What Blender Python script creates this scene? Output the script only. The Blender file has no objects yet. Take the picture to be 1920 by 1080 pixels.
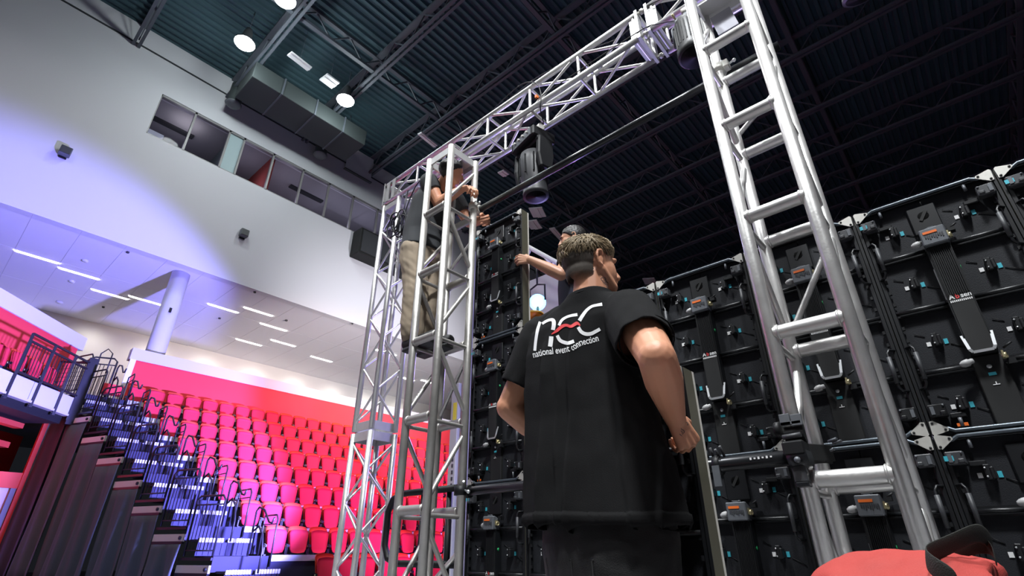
import bpy, bmesh, math, random
from mathutils import Vector, Matrix, noise
from mathutils.bvhtree import BVHTree

random.seed(7)
SC = bpy.context.scene
COL = SC.collection
PI = math.pi

# ------------------------------------------------------------------ camera
H = 0.72
FPX, PX, PY = 968.0, 960.0, 540.0
PITCH = math.atan2(495, 968)
AZ = math.atan2(1230, 1087)
ca, sa = math.cos(AZ), math.sin(AZ)
FWD = Vector((-ca, sa, 0)); RIGHT = Vector((sa, ca, 0)); UPV = Vector((0, 0, 1))
CZ = FWD * math.cos(PITCH) + UPV * math.sin(PITCH)
CY = UPV * math.cos(PITCH) - FWD * math.sin(PITCH)
CAM = Vector((0, 0, H))
cam_d = bpy.data.cameras.new('camera'); cam_d.sensor_width = 36.0; cam_d.lens = 36.0 * FPX / 1920
cam_d.clip_start = 0.05; cam_d.clip_end = 200
cam = bpy.data.objects.new('camera', cam_d); COL.objects.link(cam)
cam.matrix_world = Matrix(((RIGHT.x, CY.x, -CZ.x, 0), (RIGHT.y, CY.y, -CZ.y, 0), (RIGHT.z, CY.z, -CZ.z, H), (0, 0, 0, 1)))
SC.camera = cam


def ray(u, v): return RIGHT * ((u - PX) / FPX) - CY * ((v - PY) / FPX) + CZ
def on_x(u, v, X): r = ray(u, v); return CAM + r * (X / r.x)
def on_y(u, v, Y): r = ray(u, v); return CAM + r * (Y / r.y)
def on_z(u, v, Z): r = ray(u, v); return CAM + r * ((Z - H) / r.z)
def on_p(u, v, p, n): r = ray(u, v); return CAM + r * ((p - CAM).dot(n) / r.dot(n))


# ------------------------------------------------------------------ view and world
vs = SC.view_settings
SC.display_settings.display_device = 'sRGB'
vs.view_transform = 'Standard'; vs.look = 'None'; vs.gamma = 1.0; vs.use_curve_mapping = False
vs.exposure = 0.45
w = bpy.data.worlds.new('world'); SC.world = w; w.use_nodes = True
w.node_tree.nodes['Background'].inputs[0].default_value = (0.05, 0.055, 0.07, 1)
w.node_tree.nodes['Background'].inputs[1].default_value = 0.12


def light(name, kind, loc, power, color=(1, 1, 1), size=0.5, target=None, angle=60, blend=0.3):
    d = bpy.data.lights.new(name, kind); d.energy = power; d.color = color
    if kind == 'AREA': d.shape = 'DISK'; d.size = size
    if kind == 'SPOT': d.spot_size = math.radians(angle); d.spot_blend = blend; d.shadow_soft_size = size
    if kind == 'POINT': d.shadow_soft_size = size
    o = bpy.data.objects.new(name, d); COL.objects.link(o); o.location = loc
    if target is not None:
        o.rotation_euler = (Vector(target) - Vector(loc)).to_track_quat('-Z', 'Y').to_euler()
    return o


COOL = (0.95, 0.98, 1.0)
# high-bay lamps of the hall (three of them in view), more of the grid out of the frame, and added key spots
HIGHBAY = [(-15.4, 3.0, 16.9), (-15.0, 6.85, 16.9), (-12.75, 3.15, 16.9)]
for i, p in enumerate(HIGHBAY):
    light('high_bay_or_key_light', 'POINT', (p[0], p[1], p[2] - 0.35), 150, (0.86, 1.0, 0.99), 0.25)
for (loc, e, tgt, ang) in (((1.6, -1.0, 8.8), 2600, (-.75, 2.1, 3.1), 52), ((-4.5, -4.2, 14.5), 2700, (-2.0, 2.2, 2.2), 46), ((-1.2, 1.2, 15.5), 3000, (-1.6, 2.4, 1.5), 50)):  # added key spots for the foreground, the first hung low to brighten the tower top
    light('high_bay_or_key_light', 'SPOT', loc, e, COOL, 0.45, tgt, ang, 0.7)
for (x, y, e) in ((-9.0, -5.0, 480), (4.0, -7.0, 260), (-8.0, 8.5, 420)):
    light('high_bay_or_key_light', 'AREA', (x, y, 15.8), e, COOL, 1.2, (x, y, 0))
# coloured wash on the seats, white wash on the wall
light('wash_light', 'SPOT', (-7.0, 6.6, 1.4), 18000, (0.27, 0.255, 1.0), 0.25, (-19.1, 1.7, 4.4), 57, 0.30)
light('wash_light', 'SPOT', (-4.6, 9.4, 5.0), 8000, (0.80, 0.22, 1.0), 0.3, (-14.2, 10.8, 2.2), 62, 0.9)
light('wash_light', 'SPOT', (-5.0, 12.0, 6.0), 4600, (1.0, 0.58, 0.46), 0.3, (-18.6, 10.5, 5.0), 46, 0.9)
light('wash_light', 'SPOT', (-6.0, 12.5, 4.6), 8600, (0.95, 0.95, 1.0), 0.3, (-19.6, 13.2, 8.8), 56, 1.0)
light('stage_light', 'POINT', (-3.2, 5.0, 2.6), 170, (0.42, 0.36, 1.0), 0.2)

# ------------------------------------------------------------------ materials
MATS = {}


def mat(name, color, rough=0.6, metal=0.0, emit=None, estr=0.0, noise_amt=0.0, noise_scale=30.0, bump=0.0, bump_scale=200.0,
        alpha=None, trans=None, spec=None, aniso=None):
    if name in MATS: return MATS[name]
    m = bpy.data.materials.new(name); m.use_nodes = True
    nt = m.node_tree; b = nt.nodes['Principled BSDF']
    b.inputs['Base Color'].default_value = (*color, 1)
    b.inputs['Roughness'].default_value = rough
    b.inputs['Metallic'].default_value = metal
    if spec is not None: b.inputs['Specular IOR Level'].default_value = spec
    if trans is not None: b.inputs['Transmission Weight'].default_value = trans
    if alpha is not None: b.inputs['Alpha'].default_value = alpha
    if emit: b.inputs['Emission Color'].default_value = (*emit, 1); b.inputs['Emission Strength'].default_value = estr
    if noise_amt > 0 or bump > 0:
        tc = nt.nodes.new('ShaderNodeTexCoord')
    if noise_amt > 0:
        n = nt.nodes.new('ShaderNodeTexNoise'); n.inputs['Scale'].default_value = noise_scale; n.inputs['Detail'].default_value = 5
        nt.links.new(tc.outputs['Object'], n.inputs['Vector'])
        mx = nt.nodes.new('ShaderNodeMix'); mx.data_type = 'RGBA'
        mx.inputs[6].default_value = (*[max(0, c * (1 - noise_amt)) for c in color], 1)
        mx.inputs[7].default_value = (*[min(1, c * (1 + noise_amt)) for c in color], 1)
        nt.links.new(n.outputs['Fac'], mx.inputs[0]); nt.links.new(mx.outputs[2], b.inputs['Base Color'])
        mr = nt.nodes.new('ShaderNodeMapRange'); mr.inputs[3].default_value = max(0, rough - 0.08); mr.inputs[4].default_value = min(1, rough + 0.08)
        nt.links.new(n.outputs['Fac'], mr.inputs[0]); nt.links.new(mr.outputs[0], b.inputs['Roughness'])
    if bump > 0:
        n2 = nt.nodes.new('ShaderNodeTexNoise'); n2.inputs['Scale'].default_value = bump_scale; n2.inputs['Detail'].default_value = 3
        nt.links.new(tc.outputs['Object'], n2.inputs['Vector'])
        bp = nt.nodes.new('ShaderNodeBump'); bp.inputs['Strength'].default_value = bump; bp.inputs['Distance'].default_value = 0.01
        nt.links.new(n2.outputs['Fac'], bp.inputs['Height']); nt.links.new(bp.outputs[0], b.inputs['Normal'])
    MATS[name] = m
    return m


M_WALL = mat('white wall paint', (0.62, 0.605, 0.65), 0.85, noise_amt=0.02, noise_scale=0.4)
M_SOFFIT = mat('soffit panel', (0.84, 0.83, 0.86), 0.85)
M_JOINT = mat('soffit joint', (0.68, 0.68, 0.71), 0.9)
M_DECK = mat('roof deck', (0.034, 0.072, 0.090), 0.75, noise_amt=0.2, noise_scale=0.6)
M_JOIST = mat('joist steel', (0.075, 0.084, 0.105), 0.6)
M_DUCT = mat('duct metal', (0.034, 0.042, 0.044), 0.7, 0.0)
M_FLOOR = mat('concrete floor', (0.22, 0.22, 0.23), 0.55, noise_amt=0.2, noise_scale=2)
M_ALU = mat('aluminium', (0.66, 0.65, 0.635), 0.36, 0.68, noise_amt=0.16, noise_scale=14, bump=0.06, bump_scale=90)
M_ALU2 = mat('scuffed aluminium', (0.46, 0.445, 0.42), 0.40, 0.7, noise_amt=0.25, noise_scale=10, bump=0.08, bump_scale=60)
M_ALUFL = mat('aluminium plate', (0.60, 0.60, 0.60), 0.45, 0.6, noise_amt=0.1, noise_scale=20)
M_BLKTUBE = mat('black steel tube', (0.018, 0.019, 0.022), 0.28, 0.35)
M_BLK = mat('black plastic', (0.009, 0.0095, 0.011), 0.5, spec=0.3)
M_BLKM = mat('matte black', (0.005, 0.0055, 0.006), 0.75)
M_CAB = mat('cabinet black', (0.015, 0.0162, 0.020), 0.62, bump=0.15, bump_scale=260, noise_amt=0.25, noise_scale=6, spec=0.25)
M_CABR = mat('cabinet rail black', (0.006, 0.0068, 0.0085), 0.42, 0.0)
M_DKGREY = mat('dark grey', (0.04, 0.042, 0.047), 0.5)
M_GREY = mat('grey die cast', (0.125, 0.135, 0.15), 0.45, 0.2, noise_amt=0.1, noise_scale=60)
M_SILVER = mat('silver trim', (0.72, 0.74, 0.76), 0.28, 0.7)
M_ZINC = mat('zinc bracket', (0.55, 0.54, 0.50), 0.5, 0.45, noise_amt=0.08, noise_scale=80)
M_ORANGE = mat('orange label', (0.80, 0.16, 0.02), 0.5)
M_CYAN = mat('cyan sticker', (0.05, 0.42, 0.52), 0.5)
M_WHITE = mat('white print', (0.78, 0.78, 0.78), 0.6)
M_RED = mat('red print', (0.70, 0.045, 0.05), 0.6)
M_GREEN = mat('green sticker', (0.02, 0.38, 0.12), 0.5)
M_GOLD = mat('brass connector', (0.55, 0.48, 0.28), 0.35, 0.7)
M_CONN = mat('grey connector cap', (0.36, 0.36, 0.36), 0.5)
M_EDGE = mat('side lit panel edge', (0.13, 0.125, 0.09), 0.4, 0.3, noise_amt=0.12, noise_scale=12)  # side faces of the black rails, side light put into the colour as olive
M_GASKET = mat('light edge strip', (0.62, 0.60, 0.55), 0.5)
M_SEAT = mat('seat plastic', (0.74, 0.034, 0.066), 0.65, spec=0.15)
M_SEATB = mat('seat back plastic', (0.78, 0.070, 0.030), 0.62, spec=0.2)
M_REDWALL = mat('red wall paint', (0.80, 0.042, 0.055), 0.75, noise_amt=0.04, noise_scale=2)
M_CREAM = mat('cream plank', (0.55, 0.52, 0.47), 0.6)
M_DRAPE = mat('charcoal drape', (0.072, 0.084, 0.090), 0.95, bump=0.2, bump_scale=40, noise_amt=0.12, noise_scale=3)
M_STEP = mat('step carpet', (0.026, 0.026, 0.055), 0.9, noise_amt=0.15, noise_scale=20)
M_NOSE = mat('step nosing', (0.50, 0.50, 0.54), 0.6)
M_RAIL = mat('black railing', (0.012, 0.012, 0.016), 0.45)
M_LAMP = mat('lamp glass', (1, 1, 1), 0.4, emit=(0.93, 1.0, 0.98), estr=40)
M_STRIP = mat('strip lamp', (1, 1, 1), 0.4, emit=(1.0, 0.97, 0.90), estr=12)
M_BLUEL = mat('blue lamp', (0.1, 0.4, 1), 0.4, emit=(0.10, 0.42, 1.0), estr=6)
M_BLUEC = mat('blue lamp core', (0.1, 0.4, 1), 0.4, emit=(0.45, 0.85, 1.0), estr=14)
M_GLASS = None


def glass():
    m = bpy.data.materials.new('window glass'); m.use_nodes = True
    nt = m.node_tree; nt.nodes.clear()
    out = nt.nodes.new('ShaderNodeOutputMaterial'); mix = nt.nodes.new('ShaderNodeMixShader')
    tr = nt.nodes.new('ShaderNodeBsdfTransparent'); tr.inputs[0].default_value = (0.80, 0.80, 0.86, 1)
    gl = nt.nodes.new('ShaderNodeBsdfGlossy'); gl.inputs['Roughness'].default_value = 0.03
    fr = nt.nodes.new('ShaderNodeFresnel'); fr.inputs['IOR'].default_value = 1.12
    nt.links.new(fr.outputs[0], mix.inputs[0]); nt.links.new(tr.outputs[0], mix.inputs[1]); nt.links.new(gl.outputs[0], mix.inputs[2])
    nt.links.new(mix.outputs[0], out.inputs[0])
    return m


M_GLASS = glass()


# ------------------------------------------------------------------ mesh builder
def frame(d, up=None):
    d = Vector(d).normalized()
    up = Vector(up) if up else (Vector((0, 0, 1)) if abs(d.z) < 0.9 else Vector((1, 0, 0)))
    x = up.cross(d)
    if x.length < 1e-6: x = Vector((0, 1, 0)).cross(d)
    x.normalize(); y = d.cross(x).normalized()
    return x, y, d


class MB:
    def __init__(s): s.v = []; s.f = []; s.sm = []; s.mi = []; s.cur = 0

    def add(s, verts, faces, smooth=False):
        o = len(s.v); s.v += [Vector(p) for p in verts]
        for f in faces: s.f.append([i + o for i in f]); s.sm.append(smooth); s.mi.append(s.cur)
        return s

    def box(s, c, d, R=None):
        c = Vector(c); hx, hy, hz = d[0] / 2, d[1] / 2, d[2] / 2
        P = [Vector((x, y, z)) for x in (-hx, hx) for y in (-hy, hy) for z in (-hz, hz)]
        if R is not None: P = [R @ p for p in P]
        return s.add([c + p for p in P], [(0, 1, 3, 2), (4, 6, 7, 5), (0, 4, 5, 1), (2, 3, 7, 6), (0, 2, 6, 4), (1, 5, 7, 3)])

    def box2(s, a, b):
        a, b = Vector(a), Vector(b)
        return s.box((a + b) / 2, [abs(b[i] - a[i]) for i in range(3)])

    def bar(s, p0, p1, w, h, up=None):
        p0, p1 = Vector(p0), Vector(p1); x, y, d = frame(p1 - p0, up)
        P = [p + x * (sx * w / 2) + y * (sy * h / 2) for p in (p0, p1) for sx, sy in ((-1, -1), (1, -1), (1, 1), (-1, 1))]
        return s.add(P, [(3, 2, 1, 0), (4, 5, 6, 7), (0, 1, 5, 4), (1, 2, 6, 5), (2, 3, 7, 6), (3, 0, 4, 7)])

    def tube(s, p0, p1, r, r1=None, n=10, caps=True):
        p0, p1 = Vector(p0), Vector(p1); r1 = r if r1 is None else r1
        x, y, d = frame(p1 - p0); P = []
        for p, rr in ((p0, r), (p1, r1)):
            P += [p + x * (rr * math.cos(2 * PI * k / n)) + y * (rr * math.sin(2 * PI * k / n)) for k in range(n)]
        s.add(P, [(k, (k + 1) % n, n + (k + 1) % n, n + k) for k in range(n)], True)
        if caps:
            o = len(s.v) - 2 * n
            s.f.append([o + k for k in reversed(range(n))]); s.sm.append(False); s.mi.append(s.cur)
            s.f.append([o + n + k for k in range(n)]); s.sm.append(False); s.mi.append(s.cur)
        return s

    def path(s, pts, r, n=8, closed=False, caps=True):
        pts = [Vector(p) for p in pts]; N = len(pts); rs = r if isinstance(r, (list, tuple)) else [r] * N
        rings = []; prev = None
        for i, p in enumerate(pts):
            a = pts[i - 1] if (i > 0 or closed) else p
            b = pts[(i + 1) % N] if (i < N - 1 or closed) else p
            t = (b - a).normalized() if (b - a).length > 1e-9 else Vector((0, 0, 1))
            if prev is None: x, y, _ = frame(t)
            else:
                x = prev - t * prev.dot(t)
                if x.length < 1e-6: x, y, _ = frame(t)
                x.normalize(); y = t.cross(x)
            prev = x
            rings.append([p + x * (rs[i] * math.cos(2 * PI * k / n)) + y * (rs[i] * math.sin(2 * PI * k / n)) for k in range(n)])
        P = [q for R in rings for q in R]; F = []
        for i in range(N if closed else N - 1):
            j = (i + 1) % N
            F += [(i * n + k, i * n + (k + 1) % n, j * n + (k + 1) % n, j * n + k) for k in range(n)]
        s.add(P, F, True)
        if caps and not closed:
            o = len(s.v) - N * n
            s.f.append([o + k for k in reversed(range(n))]); s.sm.append(False); s.mi.append(s.cur)
            s.f.append([o + (N - 1) * n + k for k in range(n)]); s.sm.append(False); s.mi.append(s.cur)
        return s

    def prism(s, poly, depth, O, X, Y):
        O, X, Y = Vector(O), Vector(X), Vector(Y); Z = X.cross(Y); n = len(poly)
        P = [O + X * a + Y * b + Z * (-depth / 2) for a, b in poly] + [O + X * a + Y * b + Z * (depth / 2) for a, b in poly]
        return s.add(P, [tuple(reversed(range(n))), tuple(range(n, 2 * n))] + [(k, (k + 1) % n, n + (k + 1) % n, n + k) for k in range(n)])

    def lathe(s, prof, c, axis=(0, 0, 1), n=20, up=None):
        c = Vector(c); x, y, d = frame(axis, up); P = []
        for r, h in prof: P += [c + d * h + x * (r * math.cos(2 * PI * k / n)) + y * (r * math.sin(2 * PI * k / n)) for k in range(n)]
        m = len(prof); F = [(i * n + k, i * n + (k + 1) % n, (i + 1) * n + (k + 1) % n, (i + 1) * n + k) for i in range(m - 1) for k in range(n)]
        F += [tuple(reversed(range(n))), tuple((m - 1) * n + k for k in range(n))]
        return s.add(P, F, True)

    def ball(s, c, r, R=None, nu=14, nv=9):
        c = Vector(c); r = (r, r, r) if isinstance(r, (int, float)) else r
        P = []; F = []
        for j in range(1, nv):
            t = PI * j / nv
            for k in range(nu):
                a = 2 * PI * k / nu
                P.append(Vector((r[0] * math.sin(t) * math.cos(a), r[1] * math.sin(t) * math.sin(a), r[2] * math.cos(t))))
        P += [Vector((0, 0, r[2])), Vector((0, 0, -r[2]))]
        if R is not None: P = [R @ p for p in P]
        for j in range(nv - 2):
            for k in range(nu):
                a, b = j * nu + k, j * nu + (k + 1) % nu
                F.append((a, a + nu, b + nu, b))
        T, B = (nv - 1) * nu, (nv - 1) * nu + 1
        for k in range(nu): F.append((T, k, (k + 1) % nu)); F.append((B, (nv - 2) * nu + (k + 1) % nu, (nv - 2) * nu + k))
        return s.add([c + p for p in P], F, True)

    def cap(s, p0, r0, p1, r1, n=12):
        """tapered capsule, closed"""
        p0, p1 = Vector(p0), Vector(p1); d = (p1 - p0)
        if d.length < 1e-6: return s.ball(p0, r0)
        L = d.length; prof = []
        for k in range(0, 4): a = PI / 2 * k / 4; prof.append((r0 * math.sin(a) + 1e-4, -r0 * math.cos(a)))
        prof.append((r0, 0)); prof.append((r1, L))
        for k in range(1, 5): a = PI / 2 * k / 4; prof.append((r1 * math.cos(a) + 1e-4, L + r1 * math.sin(a)))
        return s.lathe(prof, p0, d, n)

    def build(s, name, m, parent=None, off=None, bevel=0.0):
        me = bpy.data.meshes.new(name)
        o0 = Vector(off) if off is not None else (parent.location.copy() if (parent is not None and parent.get('_w')) else Vector())
        if parent is not None and off is None and parent.parent is not None and parent.get('_w'): o0 = parent.parent.location + parent.location
        me.from_pydata([tuple(p - o0) for p in s.v], [], s.f)
        ms = m if isinstance(m, (list, tuple)) else [m]
        for q in ms: me.materials.append(q)
        me.polygons.foreach_set('use_smooth', s.sm)
        if len(ms) > 1: me.polygons.foreach_set('material_index', s.mi)
        me.update()
        if bevel > 0:
            bm = bmesh.new(); bm.from_mesh(me)
            bmesh.ops.bevel(bm, geom=[e for e in bm.edges if len(e.link_faces) == 2 and e.calc_face_angle(0) > 0.6], offset=bevel, segments=1, affect='EDGES', profile=0.5)
            bm.to_mesh(me); bm.free()
        o = bpy.data.objects.new(name, me); COL.objects.link(o)
        if parent is not None: o.parent = parent
        return o


def thing(name, label, cat, loc=(0, 0, 0), group=None, world=True):
    """an Empty at the thing's base that parents its parts; with world=True parts are given in world coordinates"""
    o = bpy.data.objects.new(name, None); COL.objects.link(o); o.location = loc; o.empty_display_size = 0.1
    if world: o['_w'] = 1
    o['label'] = label; o['category'] = cat
    if group: o['group'] = group
    return o


def tag(o, label, cat, group=None):
    o['label'] = label; o['category'] = cat
    if group: o['group'] = group
    return o


def struct(o): o['kind'] = 'structure'; return o


def dup(root, loc, rotz=None, label=None, group=None):
    r = root.copy(); COL.objects.link(r); r.location = loc
    if rotz is not None: r.rotation_euler = (0, 0, rotz)
    if label: r['label'] = label
    if group: r['group'] = group
    for ch in list(root.children):
        c = ch.copy(); COL.objects.link(c); c.parent = r
        for g in list(ch.children):
            e = g.copy(); COL.objects.link(e); e.parent = c
    return r


ORD = ['first', 'second', 'third', 'fourth', 'fifth', 'sixth', 'seventh', 'eighth', 'ninth', 'tenth', 'eleventh', 'twelfth', 'thirteenth',
       'fourteenth', 'fifteenth', 'sixteenth', 'seventeenth', 'eighteenth', 'nineteenth', 'twentieth', 'twenty-first', 'twenty-second',
       'twenty-third', 'twenty-fourth', 'twenty-fifth', 'twenty-sixth', 'twenty-seventh', 'twenty-eighth', 'twenty-ninth', 'thirtieth']


def text_mesh(body, size=0.1, bold=0.0, align='CENTER'):
    cu = bpy.data.curves.new('t', 'FONT'); cu.body = body; cu.size = size; cu.align_x = align; cu.resolution_u = 3
    if bold: cu.offset = bold
    o = bpy.data.objects.new('t', cu); COL.objects.link(o)
    dg = bpy.context.evaluated_depsgraph_get(); me = bpy.data.meshes.new_from_object(o.evaluated_get(dg))
    vs_ = [v.co.copy() for v in me.vertices]; fs = [tuple(p.vertices) for p in me.polygons]
    bpy.data.objects.remove(o); bpy.data.curves.remove(cu); bpy.data.meshes.remove(me)
    return vs_, fs
# ================================================================== the hall
XW = -19.1          # white wall plane
ZS = 9.7            # soffit height
XB = -27.6          # back wall of the concourse
ZD = 18.55          # roof deck

b = MB().box2((-30, -14, -0.2), (12, 34, 0))
struct(b.build('floor', M_FLOOR))

# roof: a ribbed deck, joists are parts of it
b = MB(); P = []; F = []
xs = []
x = -21.0
while x < 11.0:
    xs += [(x, 0), (x + 0.10, 0), (x + 0.14, 0.09), (x + 0.26, 0.09)]; x += 0.30
for (xx, dz) in xs: P += [(xx, -14, ZD + dz), (xx, 34, ZD + dz)]
F = [(2 * i, 2 * i + 2, 2 * i + 3, 2 * i + 1) for i in range(len(xs) - 1)]
b.add(P, F)
ceil = struct(b.build('ceiling', M_DECK))


def joist_mb(y, x0, x1, zb, zt):
    m = MB()
    for dy in (-0.09, 0.09):
        m.box2((x0, y + dy - 0.05, zb), (x1, y + dy + 0.05, zb + 0.10))
    m.box2((x0, y - 0.12, zt - 0.1), (x1, y + 0.12, zt))
    x = x0 + 0.3; up = True
    while x < x1 - 1.0:
        a = (x, y, zb + 0.08 if up else zt - 0.05); c = (x + 0.9, y, zt - 0.05 if up else zb + 0.08)
        m.bar(a, c, 0.045, 0.045); x += 0.9; up = not up
    return m


for k in range(-4, 10):
    joist_mb(0.47 + 3.36 * k, XW + 0.02, 10.5, 17.45, ZD).build('joist', M_JOIST, ceil)
for x in (-13.6, -7.2, -0.8, 5.6):      # cross bridging girders
    m = MB()
    m.box2((x - 0.08, -13, 17.62), (x + 0.08, 33, 17.74)); m.box2((x - 0.08, -13, ZD - 0.12), (x + 0.08, 33, ZD))
    for k in range(33):
        y = -13 + 1.4 * k; m.bar((x, y, 17.7), (x, y + 0.7, ZD - .06), .05, .05); m.bar((x, y + 0.7, ZD - .06), (x, y + 1.4, 17.7), .05, .05)
    m.build('girder', M_JOIST, ceil)
for (y0, y1) in ((0.2, 3.6), (10.4, 14.2)):
    pass

# white wall with the window band
WZ0, WZ1, WY0, WY1 = 14.13, 16.07, 1.76, 12.9
b = MB()
b.box2((XW - 0.35, -14, ZS), (XW, 34, WZ0)); b.box2((XW - 0.35, -14, WZ1), (XW, 34, ZD))
b.box2((XW - 0.35, -14, WZ0), (XW, WY0, WZ1)); b.box2((XW - 0.35, WY1, WZ0), (XW, 34, WZ1))
struct(b.build('wall_left', M_WALL))
b = MB().box2((XW, -14, 17.60), (XW + 0.03, 34, 17.66)); b.build('trim', M_DKGREY); struct(bpy.data.objects['trim']).name = 'trim_1'
M_FRAME = mat('window frame', (0.26, 0.25, 0.255), 0.5, 0.3)
mul = [1.76, 2.98, 4.28, 4.87, 6.13, 7.5, 8.8, 10.1, 11.5, 12.9]
for i in range(len(mul) - 1):
    y0, y1 = mul[i], mul[i + 1]
    wn = thing('window_%d' % (i + 1), '', '', (XW - 0.1, y0, WZ0)); del wn['label'], wn['category']; wn['kind'] = 'structure'
    m = MB(); fw = 0.05
    m.box2((XW - 0.16, y0, WZ0), (XW - 0.02, y1, WZ0 + fw)); m.box2((XW - 0.16, y0, WZ1 - fw * 1.8), (XW - 0.02, y1, WZ1))
    m.box2((XW - 0.16, y0, WZ0), (XW - 0.02, y0 + fw * .7, WZ1)); m.box2((XW - 0.16, y1 - fw * .7, WZ0), (XW - 0.02, y1, WZ1))
    m.build('window_frame', M_FRAME, wn)
    MB().box2((XW - 0.10, y0 + .03, WZ0 + .04), (XW - 0.09, y1 - .03, WZ1 - .08)).build('pane', M_GLASS if i != 2 else mat('frosted pane', (0.36, 0.45, 0.48), 0.6), wn)
# rooms behind the windows
M_ROOM = mat('room paint', (0.34, 0.33, 0.35), 0.9)
b = MB()
b.box2((XW - 5.2, 1.2, WZ1 + 0.25), (XW - 0.35, 13.4, WZ1 + 0.35)); b.box2((XW - 5.3, 1.2, WZ0 - 1), (XW - 5.2, 13.4, WZ1 + 0.3))
b.box2((XW - 5.2, 1.2, WZ0 - 1.0), (XW - 0.35, 13.4, WZ0 - 0.9)); b.box2((XW - 5.2, 1.1, WZ0 - 1), (XW - 0.35, 1.2, WZ1 + .3)); b.box2((XW - 5.2, 13.4, WZ0 - 1), (XW - 0.35, 13.5, WZ1 + .3))
struct(b.build('wall_office', M_ROOM))
b = MB().box2((XW - 5.2, 4.55, WZ0 - .9), (XW - 0.4, 4.65, WZ1 + .25)); struct(b.build('wall_partition', mat('teal partition', (0.16, 0.2, 0.2), 0.8)))
b = MB().box2((XW - 5.2, 6.25, WZ0 - .9), (XW - 0.4, 6.35, WZ1 + .25)); struct(b.build('wall_partition', mat('red partition', (0.36, 0.06, 0.05), 0.8)))
for k, y in enumerate((2.6, 8.6)):
    m = MB().box((XW - 1.9, y, WZ1 + 0.21), (0.25, 1.7, 0.08)); o = m.build('ceiling_fixture', M_DKGREY)
    tag(o, 'dark ceiling fixture inside the office, behind the %s of the high windows' % ('leftmost two' if k == 0 else 'middle'), 'ceiling light')
m = MB().ball((XW - 0.8, 8.95, 14.55), 0.11); tag(m.build('globe_lamp', mat('globe lamp', (1, 1, 1), .4, emit=(1, .98, .8), estr=5)), 'small white globe lamp glowing inside the high office window', 'lamp')
light('office_light', 'AREA', (XW - 1.2, 3.0, 15.9), 3, (1, .95, .9), 1.0, (XW - 1.2, 3.0, 20))
for y in (2.8, 5.4, 7.2, 9.6, 11.5): light('office_light', 'POINT', (XW - 1.3, y, 15.0), 16, (0.86, .85, 1), 0.3)
t = thing('file_boxes', 'stack of white and red boxes inside the leftmost office window', 'boxes', (XW - .9, 2.1, WZ0 - .9))
MB().box2((XW - 1.0, 1.85, WZ0 - .9), (XW - .5, 2.5, WZ0 + .35)).build('lower_box', M_REDWALL, t)
MB().box2((XW - 1.0, 1.85, WZ0 + .35), (XW - .55, 2.35, WZ0 + .62)).build('upper_box', M_WHITE, t)

# soffit of separate panels with open joints
so = thing('ceiling_soffit', '', '', (XW, 0, ZS)); del so['label'], so['category']; so['kind'] = 'structure'
MB().box2((XB, -8, ZS + 0.012), (XW - 0.02, 30, ZS + 0.10)).build('backing', M_JOINT, so)
for ix, (xa, xb2) in enumerate(((XW - 0.02, -22.1), (-22.1, -24.8), (-24.8, XB))):
    for k in range(-6, 19):
        y = 0.06 + 1.21 * k
        MB().box2((xb2 + .006, y + .006, ZS), (xa - .006, y + 1.204, ZS + 0.012)).build('panel', M_SOFFIT, so)
b = MB().box2((XB - 0.3, -8, 4.4), (XB, 30, ZS + 0.2)); struct(b.build('wall_back', mat('warm white paint', (0.72, 0.70, 0.66), 0.85)))
b = MB().box2((XB, -3, 4.3), (XW - 0.4, 30, 4.5)); struct(b.build('floor_concourse', M_FLOOR))
# strip lamps recessed in the soffit
sl = [((27, 470), (112, 492)), ((110, 502), (185, 522)), ((172, 542), (240, 560)), ((243, 554), (302, 571)), ((389, 570), (448, 585)),
      ((457, 576), (514, 592)), ((488, 606), (540, 620)), ((442, 636), (493, 647)), ((508, 637), (556, 649)), ((582, 668), (626, 678))]
where = ['leftmost strip lamp, in the violet-lit bay', 'second strip lamp from the left, beside a panel joint', 'third strip lamp from the left, nearer the back wall',
         'strip lamp just left of the round column', 'strip lamp just right of the round column', 'strip lamp right of the round column, nearest the white wall',
         'strip lamp in the middle of the group of five', 'strip lamp nearest the back wall in the group of five', 'strip lamp right of the one nearest the back wall',
         'strip lamp standing alone nearest the truss tower']
for (a, c), wh in zip(sl, where):
    p, q = on_z(*a, ZS), on_z(*c, ZS)
    xm = (p.x + q.x) / 2; y0, y1 = p.y, p.y + 1.2
    t = thing('strip_light', wh + ' on the soffit', 'ceiling light', (xm, y0, ZS), 'strip lamps in the soffit')
    for sx in (-1, 1): MB().box((xm + sx * .078, (y0 + y1) / 2, ZS), (.014, 1.24, .04)).build('trim_bar', M_WHITE, t)
    m = MB(); poly = []
    for k in range(7): a_ = PI / 2 + PI * k / 6; poly.append((y0 + .07 + .07 * math.cos(a_), .07 * math.sin(a_)))
    for k in range(7): a_ = -PI / 2 + PI * k / 6; poly.append((y1 - .07 + .07 * math.cos(a_), .07 * math.sin(a_)))
    m.prism(poly, 0.03, (xm, 0, ZS - 0.012), (0, 1, 0), (1, 0, 0)); m.build('diffuser', M_STRIP, t)
# more of the same row, seen between the truss tubes
for k, (u, v) in enumerate([(705, 655), (745, 705), (790, 712)]):
    p = on_z(u, v, ZS)
    t = thing('strip_light', ['strip lamp seen through the top of the laced truss leg', 'strip lamp seen between the two truss towers', 'strip lamp seen through the ladder truss with the climbing man'][k], 'ceiling light', (p.x, p.y, ZS), 'strip lamps in the soffit')
    MB().box2((p.x - .07, p.y, ZS - .03), (p.x + .07, p.y + 1.2, ZS + .02)).build('diffuser', M_STRIP, t)
    MB().box2((p.x - .09, p.y - .03, ZS - .01), (p.x + .09, p.y + 1.23, ZS + .03)).build('trim_ring', M_WHITE, t)
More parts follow.
